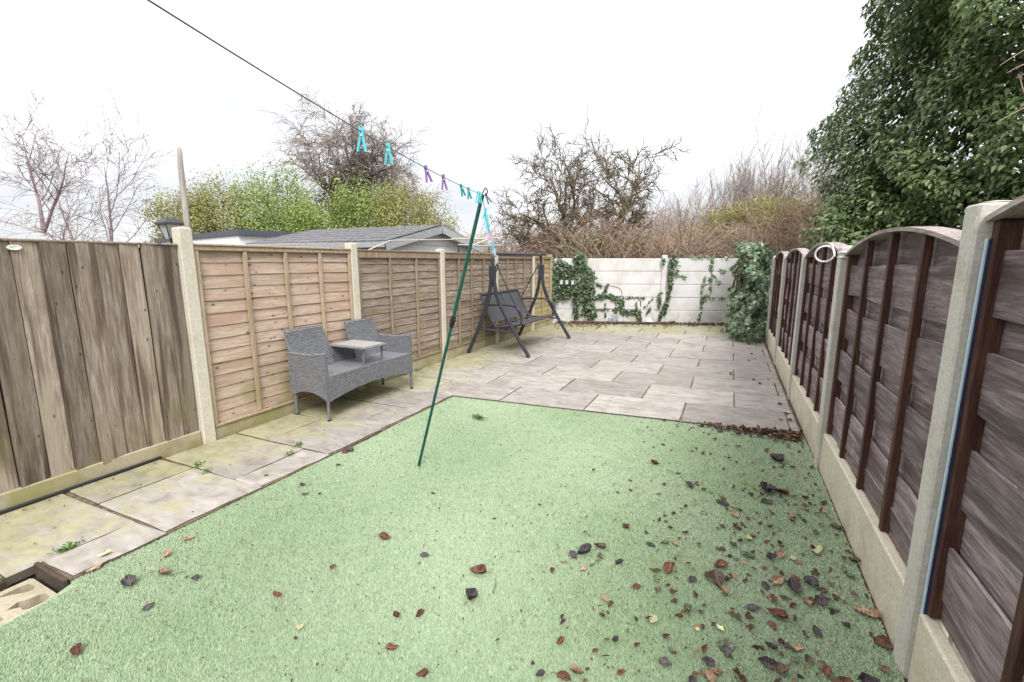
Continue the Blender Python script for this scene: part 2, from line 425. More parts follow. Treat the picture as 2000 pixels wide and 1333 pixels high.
def lap_panel(label, X, y0, y1, z0, z1, nb, nbat, bm, batm, seed, s=1, group=None, wave=.004, rail=.05):
    wd = y1 - y0; yc = (y0 + y1) / 2
    t = thing('timber_fence', (X, yc, z0), label, 'fence', group)
    pitch = (z1 - z0 - rail * .7) / nb
    var = [lap_board(wd - .02, pitch * 1.28, .009, wave, seed + i, s) for i in range(5)]
    for me in var: me.materials.append(bm)
    r = random.Random(seed)
    for i in range(nb):
        o = link('board', var[(i + r.randrange(2)) % 5] if i % 2 else var[i % 5], t, (0, 0, i * pitch)); o.rotation_euler = (R(r.uniform(-.12, .12)), 0, 0)
    fx = s * .032
    for i in range(nbat + 2):
        yy = -wd / 2 + .016 + (wd - .032) * i / (nbat + 1); b = MB()
        e = .018 if 0 < i < nbat + 1 else .016
        x0, x1 = sorted((fx, fx + s * .022))
        b.box((X + x0, yc + yy - e, z0 + .01), (X + x1, yc + yy + e, z1 - rail), .003).build('batten', batm, t)
    x0, x1 = sorted((fx, fx + s * .026))
    MB().box((X + x0, y0 + .004, z1 - rail + .002), (X + x1, y1 - .004, z1 - .012), .004).build('top_rail', batm, t)
    MB().box((X - .03, y0 + .002, z1 - .010), (X + s * .068, y1 - .002, z1 + .008), .004).build('capping', batm, t)
    MB().box((X + x0, y0 + .004, z0 - .012), (X + x1, y1 - .004, z0 + .007), .003).build('bottom_rail', batm, t)
    return t
def conc_post(name, x0, x1, y0, y1, zt, mat, label, group, weather=True, lean=(0, 0)):
    b = MB().box((x0, y0, -.1), (x1, y1, zt), .007)
    # shallow pyramid top
    cx, cy = (x0 + x1) / 2, (y0 + y1) / 2
    i = .007
    b.add([(x0 + i, y0 + i, zt + .002), (x1 - i, y0 + i, zt + .002), (x1 - i, y1 - i, zt + .002), (x0 + i, y1 - i, zt + .002), (cx, cy, zt + .010)], [(0, 1, 4), (1, 2, 4), (2, 3, 4), (3, 0, 4)])
    o = b.build(name, mat, None, loc=(cx, cy, 0)); o.rotation_euler = (lean[0], lean[1], 0)
    return tag(o, label, 'fence post', group)
def gravel_board(x0, x1, y0, y1, zt, mat, label, group, recess=None):
    b = MB().box((x0, y0, -.06), (x1, y1, zt), .008)
    return tag(b.build('gravel_board', mat, None, loc=((x0 + x1) / 2, (y0 + y1) / 2, 0)), label, 'gravel board', group)

M['dark_wood0'] = plain('shadowed_backing_wood', (.06, .045, .035), .9, .1)  # dark colour standing in for the shade between the boards
# left fence -------------------------------------------------------
LG = 'concrete posts of the left fence'
LP = [(2.20, 1.76), (3.98, 1.70), (5.74, 1.675), (7.50, 1.64), (9.24, 1.63)]
PL = ['tall pale concrete post beside the pointed wooden stake', 'concrete post between the warm brown panel and the weathered panel behind the wicker bench',
      'concrete post behind the green clothes prop on the left fence', 'concrete post behind the swing seat where the washing line ends', 'farthest concrete post of the left fence, behind the swing seat']
for (y, zt), lb in zip(LP, PL):
    conc_post('fence_post', -3.955, -3.855, y - .05, y + .05, zt, M['post'], lb, LG, lean=(0, R(rng.uniform(-.4, .4))))
ep = MB().box((-3.95, 10.33, -.1), (-3.87, 10.41, 1.66), .006).build('fence_post', M['end_lap'], None, loc=(-3.91, 10.37, 0))
tag(ep, 'slim yellowish timber end post of the left fence beside the ivy', 'fence post')
GG = 'concrete gravel boards along the left fence'
GL = ['mossy gravel board under the weathered vertical board panel', 'gravel board under the warm brown lap panel behind the bench', 'gravel board under the weathered panel right of the bench',
      'gravel board behind the green prop and the left swing leg', 'gravel board under the panel behind the swing seat', 'short gravel board under the yellowish end panel']
ends = [(.35, 2.148)] + [(LP[i][0] + .052, (LP[i + 1][0] - .052) if i < 4 else 10.328) for i in range(5)]
for i, (a, b) in enumerate(ends):
    gravel_board(-3.93, -3.882, a, b, [.115, .105, .15, .15, .14, .12][i], M['gravel'], GL[i], GG)
# nearest bay: vertical weathered boards
t = thing('timber_fence', (-3.92, 1.25, .12), 'weathered grey panel of vertical boards at the left edge', 'fence')
r = random.Random(4); y = .32; i = 0
while y < 2.13:
    wd = min(r.uniform(.125, .16), 2.143 - y); n = 6; v = []; yc = y + wd / 2
    for k in range(n):
        z = .10 + r.uniform(-.006, .006) * (k == 0) + (1.52 - .0) * k / (n - 1); b = .004 * math.sin(k * 1.3 + i)
        d_ = .004 * ((i * 7) % 3); v += [(.006 + b, -wd / 2 + .002, z), (.006 + b, wd / 2 - .004, z), (.018 + b + d_, wd / 2 - .004, z), (.030 + b + d_, -wd / 2 + .002, z)] if i % 1 == 0 else []
    f = [(0, 3, 2, 1), tuple(4 * n - 4 + q for q in range(4))]
    for k in range(n - 1):
        for q in range(4): j = (q + 1) % 4; f.append((4 * k + q, 4 * k + j, 4 * k + 4 + j, 4 * k + 4 + q))
    me = bpy.data.meshes.new('board'); me.from_pydata([(a - .0, b_, c_ - .12) for a, b_, c_ in v], [], f); me.update(); me.materials.append(M['close_board'])
    o = link('board', me, t, (0, yc - 1.25, 0)); o.rotation_euler = (R(r.uniform(-.25, .25)), 0, 0)
    y += wd; i += 1
MB().box((-3.945, .32, 1.62), (-3.885, 2.145, 1.636), .004).build('capping', M['close_board'], t)
MB().box((-3.930, .33, .13), (-3.9205, 2.14, 1.6), .001).build('backing_board', M['dark_wood0'], t)  # added dark sheet, paints the shade seen in the board gaps
for z in (.35, .9, 1.45): MB().box((-3.975, .33, z), (-3.922, 2.14, z + .08), .004).build('back_rail', M['close_board'], t)
LAPG = 'weathered grey brown lap panels of the left fence'
lap_panel('warm reddish brown lap panel with knots behind the wicker bench', -3.925, 2.255, 3.925, .118, 1.635, 14, 3, M['new_lap'], M['new_batten'], 11, wave=.003)
lap_panel('weathered grey brown lap panel right of the wicker bench', -3.925, 4.035, 5.685, .162, 1.63, 14, 2, M['old_lap'], M['old_batten'], 21, group=LAPG, wave=.006, rail=.09)
lap_panel('weathered lap panel between the green prop and the near swing frame', -3.925, 5.795, 7.445, .162, 1.63, 14, 3, M['old_lap'], M['old_batten'], 31, group=LAPG, wave=.006, rail=.09)
lap_panel('weathered lap panel framed by the two swing frames', -3.925, 7.555, 9.185, .152, 1.62, 14, 3, M['old_lap'], M['old_batten'], 41, group=LAPG, wave=.006, rail=.07)
lap_panel('short yellowish lap panel at the far end of the left fence', -3.925, 9.295, 10.325, .132, 1.61, 13, 1, M['end_lap'], M['end_lap'], 51, wave=.003)

# right fence -------------------------------------------------------
RPY = [2.0, 3.93, 5.86, 7.79, 9.72]
RT = [1.68, 1.60, 1.59, 1.59, 1.60]
RL = ['nearest concrete post of the right fence, beside the pale blue strip', 'concrete post of the right fence with the white cord loop tied on',
      'third concrete post along the right fence, standing on the patio', 'fourth concrete post along the right fence', 'farthest concrete post of the right fence, touching the ivy']
for y, zt, lb in zip(RPY, RT, RL):
    conc_post('fence_post', .685, .80, y - .05, y + .05, zt, M['post_r'], lb, 'concrete posts of the right fence', lean=(0, R(rng.uniform(-.3, .3))))
ranges = [(.06, 1.948)] + [(RPY[i] + .052, RPY[i + 1] - .052) for i in range(4)]
RGL = ['gravel board under the nearest dark panel, mostly outside the picture', 'long cream gravel board along the lawn', 'cream gravel board where the lawn meets the patio',
       'cream gravel board beside the far patio', 'farthest cream gravel board beside the ivy']
for (a, b), lb in zip(ranges, RGL):
    gravel_board(.705, .752, a, b, .255, M['gravel_r'], lb, 'cream gravel boards of the right fence')
def arch_z(y, yc, wd, z1, rise): return z1 + rise * max(0, 1 - (2 * (y - yc) / wd) ** 2)
def waney(wd, h, th, wt, wb, seed, n=13, topf=None, z0=0):
    r = random.Random(seed); ph = [r.uniform(0, 6.3) for _ in range(6)]; v = []
    jag = r.uniform(.3, 1)
    for i in range(n):
        y = wd * i / (n - 1) - wd / 2
        zb = wb * (.6 * math.sin(y * 2.3 + ph[0]) + .4 * math.sin(y * 9 + ph[1]) + .5 * jag * r.uniform(-1, 1))
        zt = h + wt * (.6 * math.sin(y * 2.9 + ph[2]) + .4 * math.sin(y * 7 + ph[3]) + .4 * jag * r.uniform(-1, 1)) if topf is None else topf(y)
        bx = .005 * math.sin(y * 3.3 + ph[4]); bt = .007 * math.sin(y * 2.1 + ph[5])
        v += [(-th / 2 + bx, y, zb), (th / 2 + bx, y, zb), (th / 2 + bt, y, zt), (-th / 2 + bt, y, zt)]
    f = [(3, 2, 1, 0), (4 * n - 4, 4 * n - 3, 4 * n - 2, 4 * n - 1)]
    for i in range(n - 1):
        for k in range(4): j = (k + 1) % 4; f.append((4 * i + k, 4 * i + j, 4 * i + 4 + j, 4 * i + 4 + k))
    me = bpy.data.meshes.new('board'); me.from_pydata(v, [], f); me.update(); me.materials.append(M['brown_board']); me.materials.append(M['raw_edge'])
    for q, pl in enumerate(me.polygons):
        if q >= 2 and (q - 2) % 4 == 2 and topf is None: pl.material_index = 1
    return me
def bow_panel(label, y0, y1, z0, z1, rise, seed, group):
    wd = y1 - y0; yc = (y0 + y1) / 2; X = .765; r = random.Random(seed)
    t = thing('timber_fence', (X, yc, z0), label, 'fence', group)
    hh = z1 - z0; pitch = hh / 4.25
    # recessed boards first, then the proud ones over them
    for i in range(5):
        z = i * pitch - .03 if i else .02
        top = (lambda y: arch_z(y, 0, wd, hh, rise) - .012) if i == 4 else None
        if i == 4:
            me = waney(wd - .02, .2, .011, .0, .007, seed * 17 + i, topf=lambda y, z=z: arch_z(y, 0, wd, hh, rise) - z - .014)
            z += 0
        else: me = waney(wd - .02, .28, .011, .006, .006, seed * 17 + i)
        link('board', me, t, (.014, 0, z))
    for i in range(4):
        z = i * pitch + .105 + (0 if i else -.03)
        me = waney(wd - .02, .205, .013, .011, .011, seed * 31 + i, topf=None)
        o = link('board', me, t, (-.010, 0, z)); o.rotation_euler = (R(r.uniform(-.3, .3)), R(r.uniform(-2.5, 1.0)), 0)
    lo = waney(wd - .02, .12, .013, .008, .002, seed * 31 + 9); link('board', lo, t, (-.008, 0, .0))
    for i in range(5):
        yy = -wd / 2 + .018 + (wd - .036) * i / 4; e = .019
        zt = arch_z(yy, 0, wd, z1, rise) - .012
        MB().box((X - .043, yc + yy - e, z0 - .03 if 0 < i < 4 else z0), (X + (-.010 if 0 < i < 4 else .03), yc + yy + e, zt), .003).build('batten', M['brown_batten'], t)
    n = 14; v = []
    for k in range(n + 1):
        y = -wd / 2 + wd * k / n; z = arch_z(y, 0, wd, z1, rise)
        v += [(X - .062, yc + y, z - .008), (X + .03, yc + y, z - .008), (X + .03, yc + y, z + .010), (X - .062, yc + y, z + .010)]
    f = [(3, 2, 1, 0), (4 * n, 4 * n + 1, 4 * n + 2, 4 * n + 3)]
    for k in range(n):
        for q in range(4): j = (q + 1) % 4; f.append((4 * k + q, 4 * k + j, 4 * k + 4 + j, 4 * k + 4 + q))
    MB().add(v, f).build('arched_capping', M['cap_wood'], t)
    return t
BL = ['nearest dark brown bow top panel, cut by the right picture edge', 'dark brown bow top panel beside the lawn, between the two nearest posts', 'dark brown bow top panel with the white cord loop hanging over it',
      'fourth dark brown bow top panel, beside the patio', 'farthest dark brown bow top panel, next to the ivy']
for i, ((a, b), lb) in enumerate(zip(ranges, BL)):
    bow_panel(lb, a, b, .262, 1.63 if i == 0 else 1.545, .11, 60 + i, 'dark brown bow top panels of the right fence')
# neighbour's posts with rounded tops close behind
M['dome'] = concrete('domed_post_concrete', (.34, .31, .26), .5, .6, 3)
for y, zt, lb in ((2.03, 1.69, 'rounded top of the neighbouring post behind the nearest right post'), (3.98, 1.63, 'rounded top of the neighbouring post behind the cord loop')):
    b = MB().box((.812, y - .05, -.1), (.912, y + .05, zt), .012)
    pr = [(.045 * math.cos(a), .028 * math.sin(a)) for a in [k * math.pi / 2 / 5 for k in range(6)]]
    v = []; n = 12
    for rr, hh in pr:
        for k in range(n): v.append((.862 + rr * math.cos(2 * math.pi * k / n), y + rr * math.sin(2 * math.pi * k / n), zt + .0015 + hh))
    f = [(i * n + k, i * n + (k + 1) % n, (i + 1) * n + (k + 1) % n, (i + 1) * n + k) for i in range(5) for k in range(n)]
    o = b.build('fence_post', M['dome'], None, loc=(.862, y, 0))
    MB().add(v, f).build('post_cap', M['dome'], o, True); tag(o, lb, 'fence post', 'neighbouring posts behind the right fence')

# pale blue strip by the nearest post
M['blue'] = plain('pale_blue_plastic', (.46, .58, .66), .35, .5, 0, .05)
M['navy'] = plain('dark_blue_edge', (.02, .025, .07), .4, .4)
s_ = thing('plastic_strip', (.735, 1.932, .255), 'thin pale blue strip standing against the nearest right post', 'strip')
MB().box((.707, 1.934, .02), (.715, 1.944, 1.57), .002).build('pale_face', M['blue'], s_)
MB().box((.7165, 1.9345, .02), (.738, 1.943, 1.57), .002).build('dark_edge', M['navy'], s_)

# ------------------------------------------------------------------ back wall of white concrete planks
def wallmat():
    m = Mat('white_painted_concrete', .8, .25); p = m.coords(world=True); n2 = m.noise(p, 3, 5); n1 = m.noise(p, 45, 4)
    c = m.ramp(n2, (.3, (.54, .515, .475)), (.55, (.64, .63, .615)), (.8, (.69, .685, .675)))
    z = m.sep(p)[2]; d = m.math('MULTIPLY', m.step(z, .02, .5, 1, .1), m.step(m.noise(p, 5, 5), .45, .7))
    c = m.mix(m.math('MULTIPLY', d, .7), c, (.42, .39, .22))
    c = m.mix(m.step(m.noise(m.coords((6, 6, 1), world=True), 2, 4), .6, .8, 0, .45), c, (.55, .49, .40))
    m.bump(n1, .25, .004); return m.col(c)
M['wall'] = wallmat()
wl = thing('garden_wall', tuple(WALL0), 'low white painted wall of concrete planks with ivy at the back', 'wall')
PU = [-1.29, .66, 2.61, 4.56, 6.51]
def wbox(u0, u1, z0, z1, d0, d1, bev):
    b = MB().box((u0, d0, z0), (u1, d1, z1), bev); b.v = [tuple(WALL0 + WU * x + WN * y_ + Vector((0, 0, z))) for x, y_, z in b.v]
    b.f = [q[::-1] for q in b.f]; return b
for i, u in enumerate(PU): wbox(u - .06, u + .06, -.1, [1.6, 1.6, 1.65, 1.62, 1.6][i], -.06, .045, .012).build('wall_post', M['wall'], wl)
for i in range(4):
    for k in range(5):
        u0, u1 = PU[i] + .061, PU[i + 1] - .061; dz = [0, .0, .0, -.02][i]; z0 = .0 + k * .315 + dz
        b = wbox(u0, u1, z0 + .003 - (.08 if k == 0 else 0), z0 + .312, -.03, .018 + rng.uniform(-.004, .004), .012)
        b.build('concrete_plank', M['wall'], wl)

# ------------------------------------------------------------------ leaves and ivy
LEAF_IVY = np.array([(0, 0, 0), (.28, -.12, .03), (.55, .18, -.04), (.26, .42, .05), (.36, .72, -.02), (0, 1.0, -.08), (-.36, .72, -.02), (-.26, .42, .05), (-.55, .18, -.04), (-.28, -.12, .03), (0, .4, .1)])
LT_IVY = np.array([(10, i, (i + 1) % 10) for i in range(10)])
LEAF_OV = np.array([(0, 0, 0), (.29, .22, .05), (.19, .62, .0), (0, 1.05, -.14), (-.19, .62, 0), (-.29, .22, .05), (0, .45, -.03)])
LT_OV = np.array([(6, i, (i + 1) % 6) for i in range(6)])
LEAF_SM = np.array([(0, 0, 0), (.3, .5, .06), (0, 1, -.08), (-.3, .5, .06)]); LT_SM = np.array([(0, 1, 2), (0, 2, 3)])
def leaves(P, Nrm, size, shape, droop=.6, jit=.6, lo=.65, hi=1.25, tint=None):
    """leaf-sized faces at P facing Nrm (n,3), tips hanging down"""
    base, tri = shape; n = len(P)
    nn = Nrm + nrg.normal(0, jit, (n, 3)); nn /= np.linalg.norm(nn, axis=1)[:, None] + 1e-9
    d = np.tile(np.array([0, 0, -1.0]), (n, 1)) * droop + nrg.normal(0, .6, (n, 3))
    d -= nn * (d * nn).sum(1)[:, None]; d /= np.linalg.norm(d, axis=1)[:, None] + 1e-9
    x = np.cross(d, nn); s = size * (lo + (hi - lo) * nrg.random(n))
    V = (base[None, :, 0, None] * x[:, None] + base[None, :, 1, None] * d[:, None] + base[None, :, 2, None] * nn[:, None]) * s[:, None, None] + P[:, None]
    F = tri[None] + (np.arange(n) * len(base))[:, None, None]
    t = nrg.random(n) if tint is None else tint
    return V.reshape(-1, 3), F.reshape(-1, 3), np.repeat(t, len(base))
def leafmat(name, stops, rough=.4, spec=.5, trans=.15):
    m = Mat(name, rough, spec); a = m.n('ShaderNodeAttribute'); a.attribute_name = 'tint'
    c = m.ramp(a.outputs['Fac'], *stops); m.col(c)
    if trans:
        tr = m.n('ShaderNodeBsdfTranslucent'); m.l(c, tr.inputs[0]); ms = m.n('ShaderNodeMixShader'); ms.inputs[0].default_value = trans
        o = m.t.nodes['Material Output']; m.l(m.b.outputs[0], ms.inputs[1]); m.l(tr.outputs[0], ms.inputs[2]); m.l(ms.outputs[0], o.inputs[0])
    return m.m
M['ivy'] = leafmat('ivy_leaf', [(0, (.065, .105, .035)), (.4, (.14, .21, .075)), (.8, (.23, .31, .125)), (1, (.37, .44, .22))], .32, .5, .28)
M['ivy_light'] = leafmat('pale_ivy_leaf', [(0, (.07, .12, .06)), (.5, (.15, .225, .125)), (.85, (.25, .33, .20)), (1, (.40, .46, .33))], .35, .55, .25)
M['ivy_wall'] = leafmat('wall_ivy_leaf', [(0, (.024, .048, .018)), (.4, (.048, .085, .032)), (.8, (.09, .14, .056)), (1, (.17, .23, .10))], .33, .5)
M['bark'] = plain('bark', (.12, .095, .07), .9, .15, 0, .35, 25)
M['bark_moss'] = plain('mossy_bark', (.16, .128, .08), .9, .15, 0, .4, 14)
M['bark_grey'] = plain('grey_twig_bark', (.30, .25, .22), .9, .1, 0, .2, 10)
M['bark_red'] = plain('reddish_twig_bark', (.36, .265, .20), .9, .1, 0, .3, 6)
M['stem'] = plain('ivy_stem', (.14, .10, .07), .9, .1, 0, .3)

def ivy_on_wall(label, caps, size, mat, stems=(), off=(.02, .10), pts_extra=None):
    u0 = caps[0][0]; root = thing('ivy', tuple(wallpt(u0, 0, .03)), label, 'ivy', 'ivy growing on the white wall')
    P = []; 
    for (ua, za, ub, zb, rad, n) in caps:
        t = nrg.random(n); a = nrg.random(n) * 6.283; q = rad * np.sqrt(nrg.random(n))
        u = ua + (ub - ua) * t + q * np.cos(a); z = za + (zb - za) * t + q * np.sin(a); d = off[0] + (off[1] - off[0]) * nrg.random(n)
        ok = z > .0; u, z, d = u[ok], z[ok], d[ok]
        P.append(np.array(WALL0)[None] + np.array(WU)[None] * u[:, None] + np.array(WN)[None] * d[:, None] + np.c_[0 * z, 0 * z, z])
    P = np.concatenate(P); nn = np.tile(np.array(WN) + np.array([0, 0, .45]), (len(P), 1))
    V, F, T = leaves(P, nn, size, (LEAF_IVY, LT_IVY), .9, .45)
    o = link('foliage', npmesh('foliage', V - np.array(root.location), F, attr=T), root, mat=mat); o['kind'] = 'stuff'
    if stems:
        b = MB()
        for st in stems: b.tube(catmull([wallpt(u, z, .025) for u, z in st], 4), [.012 * (1 - .6 * i / (4 * (len(st) - 1))) for i in range(4 * (len(st) - 1) + 1)], 5)
        b.build('stem', M['stem'], root)
    return root
z8 = lambda zx, zy: ((1060 + zx / 7.692 - 1085) / 80.0, (629 - (480 + zy / 7.692)) / 79.0)
def cp(x0, y0, x1, y1, rad, n): return (*z8(x0, y0), *z8(x1, y1), rad, n)
ivy_on_wall('dense dark ivy covering the left end of the white wall', [cp(540, 150, 560, 330, .16, 208), cp(240, 260, 470, 420, .13, 128), cp(180, 400, 480, 600, .14, 208), cp(200, 640, 560, 640, .13, 237), cp(180, 250, 170, 820, .07, 84),
    cp(620, 430, 700, 700, .15, 257), cp(660, 700, 700, 1020, .17, 307), cp(500, 640, 510, 1090, .07, 148), cp(190, 780, 420, 740, .07, 79), cp(150, 900, 160, 1020, .08, 34), cp(750, 950, 790, 1060, .07, 44), cp(640, 330, 760, 480, .10, 88), cp(160, 200, 330, 300, .10, 54)],
    .062, M['ivy_wall'], [[z8(510, 896), z8(520, 640), z8(480, 400), z8(560, 160)], [z8(650, 896), z8(660, 640), z8(690, 400), z8(600, 200)]], off=(.02, .17))
ivy_on_wall('arching ivy runner on the middle of the white wall', [cp(790, 760, 1000, 740, .05, 88), cp(1000, 740, 1180, 820, .06, 104), cp(1190, 820, 1210, 990, .06, 112), cp(1210, 985, 1430, 975, .055, 104), cp(1440, 960, 1480, 1120, .05, 88),
    cp(970, 570, 920, 690, .03, 32), cp(1140, 750, 1540, 770, .012, 20), cp(810, 940, 1100, 940, .012, 20), cp(940, 820, 960, 1060, .012, 14), cp(1380, 790, 1430, 930, .008, 8), cp(1650, 770, 1530, 910, .008, 11), cp(1560, 1010, 1640, 900, .02, 16), cp(1110, 850, 1120, 1010, .02, 19), cp(800, 560, 890, 600, .02, 17), cp(820, 720, 900, 740, .02, 24)],
    .05, M['ivy_wall'], [[z8(1480, 896), z8(1440, 776), z8(1220, 784), z8(1170, 648), z8(1000, 592), z8(800, 608)]], off=(.02, .08))
ivy_on_wall('narrow ivy column climbing the white wall post', [cp(1900, 130, 1890, 480, .055, 152), cp(1880, 480, 1900, 600, .045, 56), cp(1900, 600, 1850, 850, .035, 64), cp(1850, 850, 1800, 1000, .06, 88), cp(1790, 1000, 1740, 1110, .03, 32), cp(1750, 680, 1740, 900, .025, 40), cp(1960, 150, 1980, 400, .05, 24), cp(1760, 180, 1780, 260, .04, 16)],
    .052, M['ivy_wall'], [[z8(1740, 892), z8(1820, 768), z8(1900, 496), z8(1890, 240), z8(1890, 96)]], off=(.05, .14))
z4 = lambda zx, zy: ((1050 + zx / 4. - 1085) / 80.0, (629 - (450 + zy / 4.)) / 79.0)
def cq(x0, y0, x1, y1, rad, n): return (*z4(x0, y0), *z4(x1, y1), rad, n)
ivy_on_wall('sparse thin ivy strands hanging on the right half of the white wall', [cq(1330, 200, 1320, 300, .04, 32), cq(1280, 350, 1265, 460, .025, 24), cq(1330, 300, 1330, 500, .03, 32), cq(1300, 500, 1280, 530, .06, 36), cq(1275, 540, 1260, 690, .02, 24), cq(1340, 340, 1400, 410, .015, 12), cq(1070, 345, 1150, 360, .02, 12), cq(1260, 520, 1440, 515, .015, 16), cq(1380, 300, 1420, 310, .03, 14), cq(1100, 200, 1550, 205, .03, 32)],
    .05, M['ivy_light'], [[z4(1260, 560), z4(1280, 432), z4(1330, 384), z4(1325, 160)]], off=(.02, .06))
# big ivy mound in the right corner
root = thing('ivy', (.33, 10.6, 0), 'tall bushy pale ivy mound in the right corner against the wall', 'ivy')
n = 5200; ang = nrg.random(n) * 6.283; zz = nrg.random(n) ** .9 * 1.86
rad = (.41 + .09 * np.sin(zz * 3.1 + 1) + .09 * np.sin(ang * 3 + zz * 5) + .07 * np.sin(ang * 7 - zz * 9) + .05 * np.sin(zz * 13 + ang)) * np.sqrt(np.clip(1.08 - (zz / 1.95) ** 4, .1, 1)); rad = rad * (.70 + .38 * nrg.random(n))
P = np.c_[.40 + .05 * np.sin(zz * 2.4) + rad * np.cos(ang) * .86, 10.75 + rad * np.sin(ang) * 2.1 - .25 * (1 - zz), zz + .02]
nn = np.c_[np.cos(ang), np.sin(ang) * .6, np.full(n, .45)]
V, F, T = leaves(P, nn, .08, (LEAF_IVY, LT_IVY), 1.0, .55, .45, 1.3)
o = link('foliage', npmesh('foliage', V - np.array(root.location), F, attr=T), root, mat=M['ivy_light']); o['kind'] = 'stuff'
b = MB()
for k in range(14):
    a = rng.uniform(0, 6.28); b.tube(catmull([(.34 + .2 * math.cos(a), 10.7 + .5 * math.sin(a), -.05), (.34 + .3 * math.cos(a + .4), 10.7 + .5 * math.sin(a), .8), (.34 + .15 * math.cos(a), 10.7 + .4 * math.sin(a + .3), 1.7)], 5), .012, 5)
b.build('stem', M['stem'], root)

# huge ivy clad tree behind the right fence
TC = np.array([4.85, 11.35])
root = thing('ivy_clad_tree', (TC[0], TC[1], -.1), 'huge tree smothered in dark green ivy behind the right fence', 'tree')
def ivy_R(z, a):
    base = np.interp(z, [0, 1.2, 2.6, 4.2, 6.2, 8.2, 9.3], [2.6, 2.7, 2.85, 2.95, 2.6, 1.7, .3])
    return base + .28 * np.sin(a * 5 + z * 1.3) + .17 * np.sin(a * 7 - z * 3.3 + 2) + .16 * np.sin(a * 9 - z * 2.4 + 1) + .22 * np.sin(z * 2.2 + a * 2) + .12 * np.sin(z * 5.1 + a * 13) + .10 * np.sin(a * 23 + z * 7)
def shell(n, dlo, dhi, amin, amax):
    a = amin + (amax - amin) * nrg.random(n); z = .25 + 8.9 * nrg.random(n) ** .95
    d = dlo + (dhi - dlo) * nrg.random(n) ** 1.4; r_ = ivy_R(z, a) - d
    P = np.c_[TC[0] + r_ * np.cos(a), TC[1] + r_ * np.sin(a), z]
    if dlo < 0:
        mk = np.sin(a * 17 + z * 2.1) + np.sin(z * 4.3 - a * 9 + 1) + np.sin(z * 8.1 + a * 31) * .7 + np.sin(a * 47 - z * 3) * .5
        ok = mk + nrg.normal(0, .5, n) > -1.15; P = P[ok]; a = a[ok]; n = len(P)
    return P, np.c_[np.cos(a), np.sin(a), np.full(n, 1.25)]
P1, N1 = shell(115000, -.15, .38, R(150), R(340)); P2, N2 = shell(9000, -.05, .6, R(-20), R(150)); P3, N3 = shell(30000, .5, 1.3, R(140), R(350))
P = np.concatenate([P1, P2]); nn = np.concatenate([N1, N2])
V, F, T = leaves(P, nn, .088, (LEAF_OV, LT_OV), 1.5, .45, .6, 1.35)
V3, F3, T3 = leaves(P3, N3, .17, (LEAF_OV, LT_OV), 1.2, .5, .7, 1.3, tint=nrg.random(len(P3)) * .7)
F = np.concatenate([F, F3 + len(V)]); V = np.concatenate([V, V3]); T = np.concatenate([T, T3])
o = link('crown', npmesh('crown', V - np.array(root.location), F, attr=T), root, mat=M['ivy']); o['kind'] = 'stuff'
b = MB(); b.tube([(TC[0], TC[1], -.1), (TC[0] + .1, TC[1], 3), (TC[0] - .1, TC[1] + .1, 8.6)], [.45, .32, .08], 10)
for k in range(60):
    z = rng.uniform(.8, 8); a = rng.uniform(2.4, 6.1); L = ivy_R(z, a) * .9
    b.tube([(TC[0], TC[1], z - .6), (TC[0] + L * .5 * math.cos(a), TC[1] + L * .5 * math.sin(a), z - .2), (TC[0] + L * math.cos(a), TC[1] + L * math.sin(a), z)], [.07, .04, .012], 5)
b.build('trunk', M['bark'], root)
# dry stems hanging out of the ivy at the picture's right edge
b = MB()
for k in range(16):
    p0 = Vector((3.35 + rng.uniform(0, .5), 8.75 + rng.uniform(-.1, .2), 3.9 + rng.uniform(-.7, .4)))
    p1 = p0 + Vector((rng.uniform(-.35, 0), rng.uniform(-.5, -.2), rng.uniform(-.1, .3))); p2 = p1 + Vector((rng.uniform(-.5, .2), rng.uniform(-.4, 0), rng.uniform(-.5, .1)))
    b.tube(bez(p0, p1, p2, 6), [.012, .011, .010, .008, .006, .005, .003], 4)
b.build('dry_stem', M['bark_red'], root)['kind'] = 'stuff'

# ------------------------------------------------------------------ branching trees
def grow(bufs, p, d, L, r, lev, P, rg, top):
    """recursive limb; bufs[0] trunk and limbs, bufs[1] twigs"""
    seg = P['seg'][min(lev, len(P['seg']) - 1)]; pts = [p.copy()]; dd = d.copy(); q = p.copy()
    for i in range(seg):
        dd = (dd + Vector((rg.gauss(0, 1), rg.gauss(0, 1), rg.gauss(0, 1))) * P['crook'] + Vector((0, 0, P['up'][min(lev, len(P['up']) - 1)]))).normalized()
        q = q + dd * (L / seg); pts.append(q.copy())
    tip = min(r * .5, P.get('minr', .004) * 1.15); rad = [r + (tip - r) * i / seg for i in range(seg + 1)]
    bufs[0 if lev < P.get('split', 2) else 1].tube(pts, rad, 7 if lev == 0 else (5 if lev == 1 else 3), cap=False)
    if lev >= P['levels']: return
    nb = P['kids'][min(lev, len(P['kids']) - 1)]
    for k in range(nb):
        t = P['start'][min(lev, len(P['start']) - 1)]; t = t + (1 - t) * (k + rg.random()) / nb
        i = min(int(t * seg), seg - 1); b = pts[i].lerp(pts[i + 1], t * seg - i)
        ax = (pts[i + 1] - pts[i]).normalized(); o = ax.orthogonal().normalized(); o = Matrix.Rotation(rg.uniform(0, 6.283), 3, ax) @ o
        an = P['angle'] * rg.uniform(.6, 1.3); nd = (ax * math.cos(an) + o * math.sin(an)).normalized()
        rr = (r + (tip - r) * t) * P['rr'] * rg.uniform(.7, 1.05)
        grow(bufs, b, nd, L * P['lr'] * rg.uniform(.6, 1.15), max(rr, P.get('minr', .004)), lev + 1, P, rg, top)
